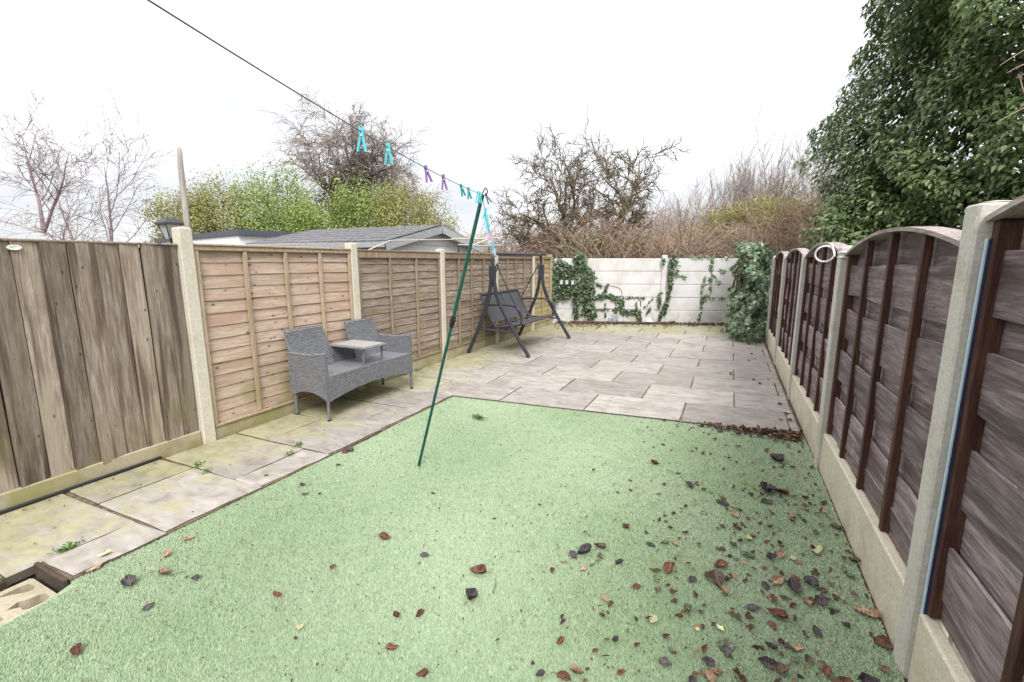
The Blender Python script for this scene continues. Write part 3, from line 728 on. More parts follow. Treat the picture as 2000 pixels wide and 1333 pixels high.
def bare_tree(name, base, limbs, P, mats, label, seed, cat='tree', group=None):
    rg = random.Random(seed); root = thing(name, base, label, cat, group); bufs = (MB(), MB())
    for (off, d, L, r_) in limbs: grow(bufs, Vector(base) + Vector(off), Vector(d).normalized(), L, r_, 0, P, rg, None)
    bufs[0].build('trunk', mats[0], root, True)
    c = bufs[1].build('crown', mats[1], root); c['kind'] = 'stuff'
    return root
birch = dict(seg=(7, 6, 5, 4), crook=.10, up=(.06, .02, -.01, -.05), taper=.25, levels=3, kids=(11, 8, 5), start=(.22, .15, .1), angle=.8, rr=.48, lr=.46, minr=.006, split=2)
M['bark_birch'] = plain('purplish_birch_bark', (.27, .205, .205), .85, .2, 0, .25, 8)
bare_tree('birch_tree', (-17.75, 6.3, 0), [((0, 0, 0), (0, 0, 1), 2.6, .095), ((0, 0, 2.3), (-.2, .1, 1), 2.9, .055), ((0, 0, 2.3), (.42, .2, .9), 2.5, .048)], birch, (M['bark_birch'], M['bark_birch']), 'slender bare tree forking above the fence at the far left', 3, group='bare trees at the left edge')
bare_tree('birch_tree', (-17.8, 7.4, 0), [((0, 0, 0), (-.08, .02, 1), 4.2, .07)], birch, (M['bark_birch'], M['bark_birch']), 'thin upright bare tree, middle of the three at the left', 5, group='bare trees at the left edge')
bare_tree('birch_tree', (-17.5, 7.5, 0), [((0, 0, 0), (.22, .1, 1), 4.3, .075)], birch, (M['bark_birch'], M['bark_birch']), 'leaning bare tree, rightmost of the three at the left', 6, group='bare trees at the left edge')
ball = dict(seg=(6, 7, 7, 5), crook=.22, up=(.05, .03, -.03, -.10), taper=.3, levels=3, kids=(10, 11, 10), start=(.25, .12, .08), angle=.72, rr=.55, lr=.58, minr=.010, split=2)
bare_tree('bare_tree', (-15.4, 15.7, 0), [((0, 0, 0), (0, 0, 1), 4.20, .26), ((0, 0, 3.2), (-.4, -.2, 1), 3.04, .13), ((0, 0, 3.3), (.6, .3, .9), 3.22, .13), ((0, 0, 3.4), (.1, .1, 1), 3.48, .13), ((0, 0, 3.2), (.25, -.3, 1), 3.39, .12), ((0, 0, 3.0), (-.75, -.1, .8), 2.26, .10), ((0, 0, 3.0), (.95, .5, .65), 2.87, .10), ((0, 0, 3.1), (-.25, .3, 1), 3.48, .12), ((0, 0, 3.0), (.45, .6, .8), 2.96, .11)], ball, (M['bark'], M['bark_grey']), 'large round bare tree with dense twigs above the green shrubs', 8)
haw = dict(seg=(7, 6, 5, 4), crook=.26, up=(.07, .05, .03, 0), taper=.38, levels=3, kids=(9, 10, 7), start=(.25, .15, .12), angle=.85, rr=.6, lr=.5, minr=.010, split=2)
bare_tree('hawthorn_tree', (-4.72, 13.5, 0), [((0, 0, 0), (.05, 0, 1), 2.3, .12), ((.1, 0, 1.9), (-.95, -.3, .75), 2.0, .085), ((.1, 0, 2.0), (-.45, -.1, 1), 2.5, .09), ((.1, 0, 2.0), (.10, .1, 1), 2.3, .08), ((.05, 0, 1.8), (-1, -.5, .3), 1.7, .06), ((.1, 0, 2.0), (.5, .2, .9), 1.7, .06)], haw, (M['bark_moss'], M['bark_moss']), 'gnarled bare mossy tree behind the wall, left of the two stems', 12)
bare_tree('hawthorn_tree', (-3.45, 14.1, 0), [((0, 0, 0), (.05, 0, 1), 2.3, .115), ((.1, 0, 2.0), (-.15, 0, 1), 2.6, .09), ((.1, 0, 1.9), (.35, .15, .9), 2.6, .08), ((.1, 0, 1.8), (.9, .4, .5), 1.7, .065), ((.05, 0, 1.9), (-.6, -.2, .9), 1.8, .06), ((.1, 0, 1.7), (1, .4, .15), 1.3, .05)], haw, (M['bark_moss'], M['bark_moss']), 'taller gnarled bare tree behind the wall, right of the two stems', 14)
far = dict(seg=(6, 5, 4), crook=.10, up=(.10, .10, .06), taper=.3, levels=2, kids=(16, 12), start=(.2, .15), angle=.55, rr=.42, lr=.5, minr=.010, split=1)
FT = [(-2.6, 26.2, 3.68), (-1.1, 27.2, 4.64), (.1, 27.9, 4.96), (.9, 28.4, 5.76), (1.9, 28.9, 5.12), (2.8, 29.3, 5.52), (3.9, 29.6, 5.92), (-3.6, 25.5, 3.12), (4.8, 29.8, 5.60), (3.3, 28.6, 4.48), (.5, 27.2, 4.00), (-1.9, 26.6, 4.16), (1.5, 28.0, 4.80), (2.4, 28.4, 4.72), (-.4, 26.8, 4.32)]
FL = ['far bare sapling just right of the gnarled trees', 'far thin bare tree above the green patch, leftmost tall one', 'second far thin bare tree from the left above the wall', 'tall far bare tree in the middle above the white wall',
      'far bare tree right of the tall middle one', 'far bare tree left of the tallest near the ivy tree', 'tallest far bare tree close to the ivy tree', 'lowest far bare tree beside the gnarled trees', 'far bare tree partly hidden by the ivy tree', 'shorter far bare tree before the tallest one', 'short far bare tree before the tall middle one', 'far bare tree between the lowest one and the leftmost tall one', 'far bare tree just right of the tall middle one, slightly shorter', 'far bare tree behind the russet shrub', 'far bare tree left of the tall middle one']
for i, ((x, y, h), lb) in enumerate(zip(FT, FL)):
    bare_tree('far_tree', (x, y, 0), [((0, 0, 0), (rng.uniform(-.1, .1), 0, 1), h, .06), ((0, 0, .8), (rng.uniform(-.35, .35), 0, 1), h * .75, .04)], far, (M['bark_grey'], M['bark_grey']), lb, 40 + i, group='far bare trees beyond the wall')

def tangle(name, boxes, n, Lr, rad, mat, label, cat, arch=.5):
    b = MB()
    for k in range(n):
        (x0, x1, y0, y1, h) = boxes[k % len(boxes)]
        p = Vector((rng.uniform(x0, x1), rng.uniform(y0, y1), rng.uniform(-.1, h * .75))); L = rng.uniform(*Lr); a = rng.uniform(0, 6.283)
        dx = Vector((math.cos(a), math.sin(a), 0)); p1 = p + dx * L * .3 + Vector((0, 0, L * rng.uniform(.35, .8))); p2 = p1 + dx * L * .45 + Vector((0, 0, L * rng.uniform(-arch, .3)))
        r0 = rad * rng.uniform(.5, 1.3); b.tube(bez(p, p1, p2, 5), [r0, r0 * .9, r0 * .8, r0 * .65, r0 * .5, r0 * .3], 3, cap=False)
        for q in range(3):
            t = rng.uniform(.3, .95); c0 = p.lerp(p1, t); c1 = c0 + Vector((rng.gauss(0, .25), rng.gauss(0, .25), rng.gauss(.08, .22)))
            b.tube([c0, c0.lerp(c1, .5) + Vector((0, 0, .04)), c1], [r0 * .6, r0 * .5, r0 * .25], 3, cap=False)
    o = b.build(name, mat); return tag(o, label, cat, kind='stuff')
tangle('bramble_thicket', [(-8.2, -5.4, 11.6, 13.4, 1.9), (-5.6, -2.6, 12.6, 14.6, 2.6), (-3.4, -.9, 13.4, 15, 2.0)], 3000, (.8, 1.9), .012, M['bark_red'], 'tangled bare brown stems behind the wall and the swing seat', 'thicket')
tangle('bramble_thicket', [(-2.6, 3.2, 16.5, 18.6, 2.2), (.3, 3.0, 14.5, 16.8, 2.4)], 2200, (1.0, 2.4), .012, M['bark_red'], 'reddish brown bramble stems behind the right half of the wall', 'thicket', .9)
tangle('scrub', [(-4.5, 6.0, 22, 26, 4.0), (-3, 5, 21, 24, 3.0)], 2600, (1.2, 2.8), .014, M['bark_grey'], 'grey bare scrub below the far bare trees', 'scrub', .2)

def bush(name, blobs, n, size, mat, label, cat='shrub', twig=None, jit=.9, droop=.2, shape=(LEAF_SM, LT_SM), base=None, lo=.6, hi=1.3, group=None):
    base = base or (blobs[0][0], blobs[0][1], 0); root = thing(name, base, label, cat, group); P = []; NN = []; TT = []
    tot = sum(b[3] * b[4] * b[5] for b in blobs)
    for (x, y, z, rx, ry, rz) in blobs:
        k = int(n * rx * ry * rz / tot); u = nrg.normal(0, 1, (k, 3)); u /= np.linalg.norm(u, axis=1)[:, None]
        a = np.arctan2(u[:, 1], u[:, 0]); lump = 1 + .16 * np.sin(a * 5 + u[:, 2] * 6 + x) + .12 * np.sin(a * 11 + u[:, 2] * 9 + y)
        nc_ = 110; cu = nrg.normal(0, 1, (nc_, 3)); cu /= np.linalg.norm(cu, axis=1)[:, None]; cu *= (.45 + .6 * nrg.random(nc_) ** .6)[:, None]
        ci = nrg.integers(0, nc_, k); u = cu[ci] + nrg.normal(0, .15, (k, 3)); a = np.arctan2(u[:, 1], u[:, 0])
        P.append(np.array([x, y, z]) + u * np.array([rx, ry, rz])); NN.append(u + np.array([0, 0, .4])); cl_ = nrg.random(nc_)[ci]
        TT.append(np.clip(nrg.random(k) * .6 + .45 * cl_ - .05, 0, 1))
    P = np.concatenate(P); NN = np.concatenate(NN); TT = np.concatenate(TT); ok = P[:, 2] > 0; P, NN, TT = P[ok], NN[ok], TT[ok]
    V, F, T = leaves(P, NN, size, shape, droop, jit, lo, hi, tint=TT)
    o = link('crown', npmesh('crown', V - np.array(base), F, attr=T), root, mat=mat); o['kind'] = 'stuff'
    b = MB(); rg = random.Random(n)
    for (x, y, z, rx, ry, rz) in blobs:
        for k in range(12):
            a = rg.uniform(0, 6.28); e = rg.uniform(.3, 1.4); s2 = rg.uniform(.75, 1.18)
            b.tube(bez((x, y, 0), (x, y, z * .8), (x + rx * s2 * math.cos(a) * math.cos(e), y + ry * s2 * math.sin(a) * math.cos(e), z + rz * s2 * math.sin(e)), 6), [.05, .04, .03, .022, .016, .011, .006], 4, cap=False)
    b.build('trunk', twig or M['bark'], root)
    return root
M['yel'] = leafmat('yellow_green_leaf', [(0, (.20, .21, .06)), (.4, (.33, .34, .11)), (.75, (.45, .43, .17)), (1, (.50, .41, .22))], .6, .3, .25)
M['grn'] = leafmat('fresh_green_leaf', [(0, (.14, .20, .05)), (.4, (.26, .34, .09)), (.8, (.40, .46, .15)), (1, (.53, .54, .25))], .6, .3, .25)
M['brn'] = leafmat('brownish_leaf', [(0, (.26, .19, .12)), (.5, (.40, .31, .20)), (1, (.50, .43, .24))], .7, .2, .2)
bush('evergreen_shrub', [(-17.6, 10.0, 2.5, 1.35, 1.1, 1.35), (-16.5, 10.6, 2.5, 1.25, 1.1, 1.75)], 26000, .075, M['yel'], 'yellowish brown green shrub just right of the wooden stake')
bush('evergreen_shrub', [(-15.2, 11.2, 2.4, 1.25, 1.1, 2.05), (-14.4, 11.6, 2.3, .95, 1, 2.35), (-13.7, 11.8, 2.1, .9, .8, 1.6)], 30000, .075, M['grn'], 'green shrub with yellowish top behind the white flat roof')
bush('evergreen_shrub', [(-12.2, 11.4, 2.2, 1.1, 1, 1.65), (-11.2, 12.0, 2.3, 1.1, 1, 1.85), (-13.0, 11.0, 2.0, .8, .8, 1.4)], 27000, .075, M['grn'], 'bright green shrub behind the shed roof')
bush('evergreen_shrub', [(-10.0, 12.5, 2.2, 1.1, 1, 1.7), (-9.2, 12.9, 2.1, .9, .9, 1.5)], 20000, .07, M['yel'], 'paler yellow green shrub behind the shed gable')
bush('ivy_clump', [(-15.6, 15.5, 4.7, .85, .7, 1.1), (-15.9, 15.5, 3.9, .9, .8, .8)], 2200, .13, leafmat('dull_ivy_leaf', [(0, (.08, .07, .04)), (.5, (.14, .13, .06)), (1, (.22, .18, .10))]), 'dull ivy clump in the middle of the round bare tree', 'ivy')
bush('weeping_shrub', [(.0, 19.5, 2.0, 1.4, 1, 1.5), (1.2, 20, 2.3, 1.3, 1, 1.7), (-1.4, 18.8, 1.4, 1.2, 1, 1.2), (.6, 19.8, 2.9, 1, .8, .9)], 14000, .20, leafmat('olive_stem', [(0, (.28, .26, .10)), (.5, (.42, .39, .17)), (1, (.52, .46, .26))], .7, .2, .2), 'olive green feathery shrub beyond the right half of the wall', jit=1.2, droop=.1, shape=(LEAF_SM * np.array([.22, 1.6, 1]), LT_SM))
bush('weeping_shrub', [(1.6, 17.0, 1.8, 1.0, .8, 1.3), (2.3, 17.4, 2.0, 1.0, .8, 1.5), (.5, 16.6, 1.4, 1.0, .8, .9)], 10000, .2, M['brn'], 'russet brown scrubby shrub left of the ivy clad tree', jit=1.2, droop=.1, shape=(LEAF_SM * np.array([.2, 1.6, 1]), LT_SM))
bush('laurel_shrub', [(1.75, 10.5, 1.75, .6, .8, .85), (2.4, 10.3, 1.8, .8, .6, .9), (2.2, 10.6, 2.5, .6, .6, .6)], 7000, .09, M['ivy'], 'leafy ivy shrub at the foot of the ivy clad tree', shape=(LEAF_OV, LT_OV), droop=.7, jit=.6)
bush('climber', [(-4.1, 13.2, 1.9, .9, .6, .55), (-3.2, 13.6, 1.9, .6, .5, .5), (-2.5, 14.0, 1.8, .4, .4, .6)], 900, .085, M['grn'], 'sparse green leaves among the stems under the gnarled trees', 'climber', shape=(LEAF_OV, LT_OV))

# ------------------------------------------------------------------ neighbouring buildings
M['felt'] = plain('grey_roof_felt', (.17, .165, .17), .95, .1, 0, .25, 12)
M['grey_trim'] = wood('pale_grey_trim', (.30, .31, .32), (.42, .43, .44), (.52, .53, .54), 'Y', 0)
M['clad'] = plain('white_cladding', (.74, .735, .73), .7, .3, 0, .05, 6)
M['dark_trim'] = plain('dark_grey_trim', (.085, .095, .115), .5, .4)
M['render'] = plain('white_render', (.80, .80, .82), .8, .2, 0, .02)
M['dark'] = plain('dark_opening', (.05, .05, .055), .6, .3)
sh = thing('shed', (-6.6, 7.32, 0), 'grey roofed white boarded shed behind the left fence', 'shed')
XG, XB, YN, YF, YR, ZE, ZR = -4.95, -8.3, 5.82, 8.82, 7.32, 1.86, 2.17
MB().box((XB + .15, YN + .15, 0), (XG - .16, YF - .15, 1.72), .01).build('wall', M['clad'], sh)
for k in range(7):
    z0 = 1.05 + k * .15; zt = z0 + .148
    hw = min(1.33, (2.11 - z0) / (ZR - ZE) * 1.5 - .05); ht = min(1.33, max(.02, (2.11 - zt) / (ZR - ZE) * 1.5 - .05))
    if hw < .1: continue
    MB().add([(XG - .158, YR - hw, z0), (XG - .158, YR + hw, z0), (XG - .158, YR + ht, zt), (XG - .158, YR - ht, zt), (XG - .118, YR - hw, z0), (XG - .118, YR + hw, z0), (XG - .136, YR + ht, zt), (XG - .136, YR - ht, zt)],
             [(4, 5, 6, 7), (0, 4, 7, 3), (1, 2, 6, 5), (3, 7, 6, 2), (0, 1, 5, 4), (0, 3, 2, 1)]).build('cladding_board', M['clad'], sh)
roof = MB(); T_ = .03
roof.add([(XG + .05, YN - .06, ZE - .04), (XB, YN - .06, ZE - .04), (XB, YR, ZR), (XG + .05, YR, ZR), (XG + .05, YF + .06, ZE - .04), (XB, YF + .06, ZE - .04)], [(0, 3, 2, 1), (3, 4, 5, 2)])
rf = roof.build('roof', M['felt'], sh)
nrow = 6; nc = 20
for i in range(nrow):
    ta, tb = i / nrow, (i + 1) / nrow + .05
    for j in range(nc):
        xa = XG + .05 - (XG - XB + .05) * j / nc; xb = XG + .05 - (XG - XB + .05) * (j + 1) / nc + .012
        def rp_(x, t, e): t = min(t, 1.0); return (x, YN - .06 + (YR - YN + .06) * t, ZE - .04 + (ZR - ZE + .04) * t + e)
        e0, e1 = .016 + rng.uniform(0, .003), .006
        MB().add([rp_(xa, ta, e0), rp_(xb, ta, e0), rp_(xb, tb, e1), rp_(xa, tb, e1), rp_(xa, ta, .001), rp_(xb, ta, .001)], [(0, 3, 2, 1), (0, 1, 5, 4)]).build('shingle', M['felt'], rf)
MB().bar((XG + .03, YN - .06, ZE - .115), (XG + .03, YR, ZR - .078), .03, .14).build('barge_board', M['grey_trim'], sh)
MB().bar((XG + .03, YR, ZR - .078), (XG + .03, YF + .06, ZE - .115), .03, .14).build('barge_board', M['grey_trim'], sh)
MB().box((XB, YN - .10, ZE - .14), (XG + .012, YN - .07, ZE - .05), .003).build('eaves_board', M['grey_trim'], sh)
MB().box((XG + .037, YR - .02, ZR - .10), (XG + .05, YR + .02, ZR + .05), .004).build('finial', M['grey_trim'], sh)
MB().box((XG - .9, YN + .1, 1.3), (XG - .5, YN + .148, 1.7), .003).build('window', M['dark'], sh)
wb = thing('garden_room', (-12.5, 9, 0), 'white flat roofed garden room with dark grey roof edge', 'building')
A, B, C_, D_ = (-10.35, 7.05), (-16.9, 8.7), (-16.4, 11.0), (-10.0, 9.3)
MB().prism([A, D_, C_, B], 0, 2.10).build('wall', M['render'], wb)
def grow_poly(ps, e):
    cx = sum(p[0] for p in ps) / 4; cy = sum(p[1] for p in ps) / 4
    return [(cx + (p[0] - cx) * (1 + e), cy + (p[1] - cy) * (1 + e)) for p in ps]
MB().prism(grow_poly([A, D_, C_, B], .03), 2.102, 2.23).build('roof', M['dark_trim'], wb)
rb = thing('outbuilding', (-21, 6.6, 0), 'low brown roofed building at the far left edge', 'building')
MB().box((-22.5, 5.6, 0), (-19.6, 8.0, 2.0), .02).build('wall', M['old_lap'], rb)
MB().box((-22.7, 5.4, 2.002), (-19.4, 8.2, 2.16), .02).build('roof', M['old_lap'], rb)

# rotary airer in the neighbouring garden
M['cream_metal'] = plain('cream_painted_metal', (.62, .58, .42), .5, .4)
M['alu'] = plain('aluminium_tube', (.62, .64, .67), .35, .6, .5)
ra = thing('rotary_airer', (-4.52, 7.7, 0), 'cream and silver rotary airer showing above the left fence', 'airer')
MB().tube([(-4.52, 7.7, 0), (-4.52, 7.7, 1.95)], .02, 8).build('pole', M['alu'], ra)
for p in ((-4.5, 6.98, 1.885), (-4.5, 8.45, 1.965)): MB().tube([(-4.52, 7.7, 1.80), p], .013, 6).build('arm', M['cream_metal'], ra)
MB().tube([(-4.5, 7.0, 1.89), (-4.42, 7.8, 1.925), (-4.35, 8.4, 1.97)], .014, 6).build('arm', M['cream_metal'], ra)
MB().tube([(-4.5, 7.2, 1.80), (-4.45, 8.0, 1.80), (-4.4, 8.85, 1.84)], .016, 6).build('arm', M['alu'], ra)
MB().tube([(-4.4, 8.85, 1.84), (-4.36, 8.42, 1.965)], .012, 6).build('arm', M['alu'], ra)
MB().tube([(-4.5, 4.85, 1.64), (-4.5, 5.35, 1.80), (-4.5, 7.0, 1.885)], .008, 6).build('line', M['cream_metal'], ra)
MB().tube([(-4.5, 7.2, 1.80), (-4.5, 7.22, 1.55)], .013, 6).build('strut', M['dark'], ra)

# stake and lantern by the first left post
pk = MB().tube([(-4.03, 2.31, -.1), (-4.03, 2.315, 1.6), (-4.032, 2.32, 2.27), (-4.03, 2.325, 2.37), (-4.03, 2.327, 2.40)], [.024, .024, .021, .017, .004], 9).build('wooden_stake', M['grey_pole'], None, True, loc=(-4.03, 2.31, 0))
tag(pk, 'grey pointed wooden stake rising behind the first left post', 'stake')
M['lantern_metal'] = plain('black_lantern_metal', (.05, .05, .05), .5, .4); M['glass'] = plain('cloudy_lantern_glass', (.5, .52, .5), .15, .6)
ln = thing('lantern', (-4.04, 2.19, 1.55), 'small dark wall lantern behind the first left post', 'lantern')
def frus(z0, r0, z1, r1, n=4):
    v = [(-4.04 + r_ * math.cos(math.pi / 4 + 2 * math.pi * k / n), 2.19 + r_ * math.sin(math.pi / 4 + 2 * math.pi * k / n), z) for z, r_ in ((z0, r0), (z1, r1)) for k in range(n)]
    return MB().add(v, [tuple(range(n - 1, -1, -1)), tuple(range(n, 2 * n))] + [(k, (k + 1) % n, n + (k + 1) % n, n + k) for k in range(n)])
frus(1.68, .04, 1.785, .075).build('glass', M['glass'], ln); frus(1.786, .10, 1.80, .10).build('rim', M['lantern_metal'], ln); frus(1.801, .095, 1.835, .05).build('lid', M['lantern_metal'], ln)
MB().tube([(-4.04, 2.19, 1.5), (-4.04, 2.19, 1.68)], .012, 8).build('stem', M['lantern_metal'], ln)
for k in range(4):
    a = math.pi / 4 + k * math.pi / 2; MB().bar((-4.04 + .042 * math.cos(a), 2.19 + .042 * math.sin(a), 1.68), (-4.04 + .078 * math.cos(a), 2.19 + .078 * math.sin(a), 1.785), .006, .006).build('glazing_bar', M['lantern_metal'], ln)

# white oval disc fixed near the top of the nearest boards
M['white_plastic'] = plain('white_plastic', (.78, .77, .74), .45, .4, 0, .03)
v = []; nn_ = 20
for x, e in ((-3.887, 1), (-3.880, 1), (-3.878, .8), (-3.880, .7)):
    for k in range(nn_): v.append((x, 1.235 + .033 * e * math.cos(2 * math.pi * k / nn_), 1.582 + .016 * e * math.sin(2 * math.pi * k / nn_)))
f = [(i * nn_ + k, i * nn_ + (k + 1) % nn_, (i + 1) * nn_ + (k + 1) % nn_, (i + 1) * nn_ + k) for i in range(3) for k in range(nn_)] + [tuple(3 * nn_ + k for k in range(nn_))]
tag(MB().add(v, f).build('oval_plaque', M['white_plastic'], None, True, loc=(-3.887, 1.235, 1.582)), 'small white oval disc fixed on the vertical board panel', 'disc')

# black hose along the foot of the left fence
M['hose'] = plain('black_rubber', (.018, .019, .022), .35, .5)
b = MB().tube(catmull([(-3.868, .2, .012), (-3.866, .7, .014), (-3.862, 1.1, .012), (-3.864, 1.5, .013), (-3.868, 1.83, .012)], 6), .011, 8)
tag(b.build('hose', M['hose'], None, True, loc=(-3.866, 1, 0)), 'black hose lying along the foot of the left fence', 'hose')
# ------------------------------------------------------------------ hollow block in the gap of the path
def plate_holes(outer, holes, z0, z1):
    bm = bmesh.new(); edges = []
    for loop in [outer] + holes:
        vv = [bm.verts.new((x, y, z1)) for x, y in loop]
        for i in range(len(vv)): edges.append(bm.edges.new((vv[i], vv[(i + 1) % len(vv)])))
    r_ = bmesh.ops.triangle_fill(bm, use_beauty=True, use_dissolve=False, edges=edges)
    fs = [x for x in r_['geom'] if isinstance(x, bmesh.types.BMFace)]
    for x in fs:
        if x.normal.z < 0: x.normal_flip()
    ex = bmesh.ops.extrude_face_region(bm, geom=fs)
    for x in ex['geom']:
        if isinstance(x, bmesh.types.BMVert): x.co.z = z0
    bmesh.ops.recalc_face_normals(bm, faces=bm.faces); me = bpy.data.meshes.new('concrete_block'); bm.to_mesh(me); bm.free(); return me
outer = [(-3.02, .35), (-2.66, .35), (-2.66, .76), (-2.675, .80), (-2.69, .808), (-3.005, .808), (-3.02, .80)]
h1 = [(-2.985, .66), (-2.983, .757), (-2.972, .782), (-2.925, .786), (-2.902, .774), (-2.905, .75), (-2.941, .715)]
h2 = [(-2.83, .66), (-2.855, .703), (-2.832, .735), (-2.832, .772), (-2.815, .786), (-2.765, .784), (-2.748, .765), (-2.75, .71), (-2.77, .692), (-2.80, .695)]
h3 = [(-2.83, .50), (-2.83, .60), (-2.80, .632), (-2.765, .633), (-2.755, .61), (-2.76, .50)]
me = plate_holes(outer, [h1, h2, h3], -.30, -.045)
o = link('concrete_block', me, None, (0, 0, 0), M['block']); tag(o, 'sandy hollow concrete block with slots sunk in the path corner', 'concrete block')
b = MB().box((-3.060, .832, -.20), (-2.755, .852, .006), .004); b.v = [(x, y, z + .0) for x, y, z in b.v]  # thin strip added as the slab's soil-stained side face
M['dark_wood'] = wood('wet_dark_wood', (.05, .035, .025), (.09, .066, .05), (.15, .115, .085), 'X', 0)
tag(b.build('timber_offcut', M['dark_wood'], None, loc=(-2.93, .83, -.05)), 'dark wet timber edging piece beside the hollow block', 'timber')

# ------------------------------------------------------------------ wicker bench
def wicker():
    m = Mat('grey_rattan_weave', .5, .35); p = m.coords(randoff=False); x, y, z = m.sep(p)
    xy = m.math('ADD', x, y); br = m.n('ShaderNodeTexBrick'); cb = m.n('ShaderNodeCombineXYZ')
    m.l(xy, cb.inputs[0]); m.l(m.math('ADD', z, m.math('MULTIPLY', x, .0)), cb.inputs[1])
    br.inputs['Scale'].default_value = 1; br.inputs['Brick Width'].default_value = .040; br.inputs['Row Height'].default_value = .0145
    br.inputs['Mortar Size'].default_value = .0028; br.inputs['Mortar Smooth'].default_value = .8; br.inputs['Color1'].default_value = (.175, .178, .19, 1); br.inputs['Color2'].default_value = (.265, .268, .282, 1); br.inputs['Mortar'].default_value = (.055, .055, .06, 1)
    m.l(cb.outputs[0], br.inputs['Vector']); iv = m.math('SUBTRACT', 1.0, br.outputs['Fac']); m.bump(iv, .6, .004)
    return m.col(br.outputs['Color'])
def wicker_flat():
    m = Mat('grey_rattan_flat_weave', .5, .35); p = m.coords(randoff=False); x, y, z = m.sep(p)
    br = m.n('ShaderNodeTexBrick'); cb = m.n('ShaderNodeCombineXYZ'); m.l(x, cb.inputs[1]); m.l(y, cb.inputs[0])
    br.inputs['Scale'].default_value = 1; br.inputs['Brick Width'].default_value = .040; br.inputs['Row Height'].default_value = .0145
    br.inputs['Mortar Size'].default_value = .0028; br.inputs['Mortar Smooth'].default_value = .8; br.inputs['Color1'].default_value = (.21, .213, .226, 1); br.inputs['Color2'].default_value = (.275, .278, .292, 1); br.inputs['Mortar'].default_value = (.14, .14, .15, 1)
    m.l(cb.outputs[0], br.inputs['Vector']); iv = m.math('SUBTRACT', 1.0, br.outputs['Fac']); m.bump(iv, .6, .004)
    return m.col(br.outputs['Color'])
M['wicker'] = wicker(); M['wicker_flat'] = wicker_flat(); M['bench_leg'] = plain('grey_painted_tube', (.16, .163, .172), .45, .4)
bn = thing('wicker_bench', (-3.6, 3.63, 0), 'grey wicker two seat bench with built in middle table by the left fence', 'bench')
X0, X1, Y0, Y1 = -3.80, -3.335, 2.985, 4.275
for x in (X0 + .01, X1 - .018):
    for y in (Y0 + .018, Y1 - .018): 
        lg = MB().tube([(x, y, .0), (x, y, .64 if x > -3.5 else .62)], .0145, 9).build('leg', M['bench_leg'], bn, True)
        MB().tube([(x, y, -.001), (x, y, .016)], .018, 9).build('foot_cap', M['hose'], lg)
def arched(a, b, zt, zb, rise, th, fixed, axis, n=14):
    """upright panel between a and b with arched lower edge; axis 'Y': runs along Y at X=fixed"""
    v = []
    for k in range(n + 1):
        t = k / n; s2 = a + (b - a) * t; lo = zb + rise * (1 - (2 * t - 1) ** 2); hi = zt(t) if callable(zt) else zt
        for d in (-th / 2, th / 2):
            for z in (lo, hi): v.append((fixed + d, s2, z) if axis == 'Y' else (s2, fixed + d, z))
    f = []
    for k in range(n):
        i = 4 * k; j = i + 4; f += [(i, j, j + 1, i + 1), (i + 2, i + 3, j + 3, j + 2), (i + 1, j + 1, j + 3, i + 3), (i, i + 2, j + 2, j)]
    f += [(0, 1, 3, 2), (4 * n, 4 * n + 2, 4 * n + 3, 4 * n + 1)]
    if axis == 'X': f = [q[::-1] for q in f]
    return MB().add(v, f)
arched(Y0 + .034, Y1 - .034, .425, .19, .065, .022, X1 - .012, 'Y').build('front_apron', M['wicker'], bn)
arched(Y0 + .034, Y1 - .034, .40, .22, .06, .02, X0 + .01, 'Y').build('rear_apron', M['wicker'], bn)
for y, nm in ((Y0 + .017, 'a'), (Y1 - .017, 'b')):
    arm = arched(X0 - .03, X1 - .006, lambda t: .625 + .02 * t - .03 * math.sin(t * math.pi) * .6, .19, .075, .036, y, 'X').build('arm_panel', M['wicker'], bn)
    MB().tube([(X0 - .03 + (X1 - .006 - X0 + .03) * t, y, .625 + .02 * t - .018 * math.sin(t * math.pi)) for t in [q / 8 for q in range(9)]], .0205, 10).build('rolled_edge', M['wicker'], arm, True)
MB().box((X0 + .022, Y0 + .036, .405), (X1 - .0245, Y1 - .036, .432), .006).build('seat', M['wicker_flat'], bn)
MB().tube([(X1 - .010, Y0 + .03, .428), (X1 - .010, Y1 - .03, .428)], .012, 8).build('seat_edge', M['wicker'], bn, True)
def backrest(ya, yb, yc_, yd):
    v = []; n = 6
    for k in range(n + 1):
        t = k / n; z = .42 + .405 * t; xx = X0 + .05 - .095 * t - .012 * math.sin(t * 3.1); l = ya + (yc_ - ya) * t; r_ = yb + (yd - yb) * t
        e = .0 if k < n else .004
        v += [(xx + .016, l + e, z), (xx + .016, r_ - e, z), (xx - .016, r_ - e, z), (xx - .016, l + e, z)]
    f = [(3, 2, 1, 0), tuple(4 * n + q for q in range(4))]
    for k in range(n):
        for q in range(4): j = (q + 1) % 4; f.append((4 * k + q, 4 * k + j, 4 * k + 4 + j, 4 * k + 4 + q))
    bk = MB().add(v, f).build('backrest', M['wicker'], bn)
    c4 = [tuple((Vector(v[4 * k + a_]) + Vector(v[4 * k + b_])) / 2) for k, a_, b_ in ([(q, 0, 3) for q in range(n + 1)] + [(q, 1, 2) for q in range(n, -1, -1)])]
    MB().tube(c4, .0185, 9).build('rolled_edge', M['wicker'], bk, True)
backrest(Y0 + .04, 3.47, Y0 + .0, 3.425); backrest(3.80, Y1 - .04, 3.755, 4.19)
MB().box((X0 - .0, 3.474, .42), (X0 + .03, 3.796, .60), .004).build('middle_back_panel', M['wicker'], bn)
tt = MB().box((X0 + .0, 3.465, .610), (X1 + .03, 3.81, .634), .007).build('table_top', M['wicker_flat'], bn)
M['tan_top'] = plain('worn_tan_table_top', (.36, .34, .31), .6, .3, 0, .1, 40)
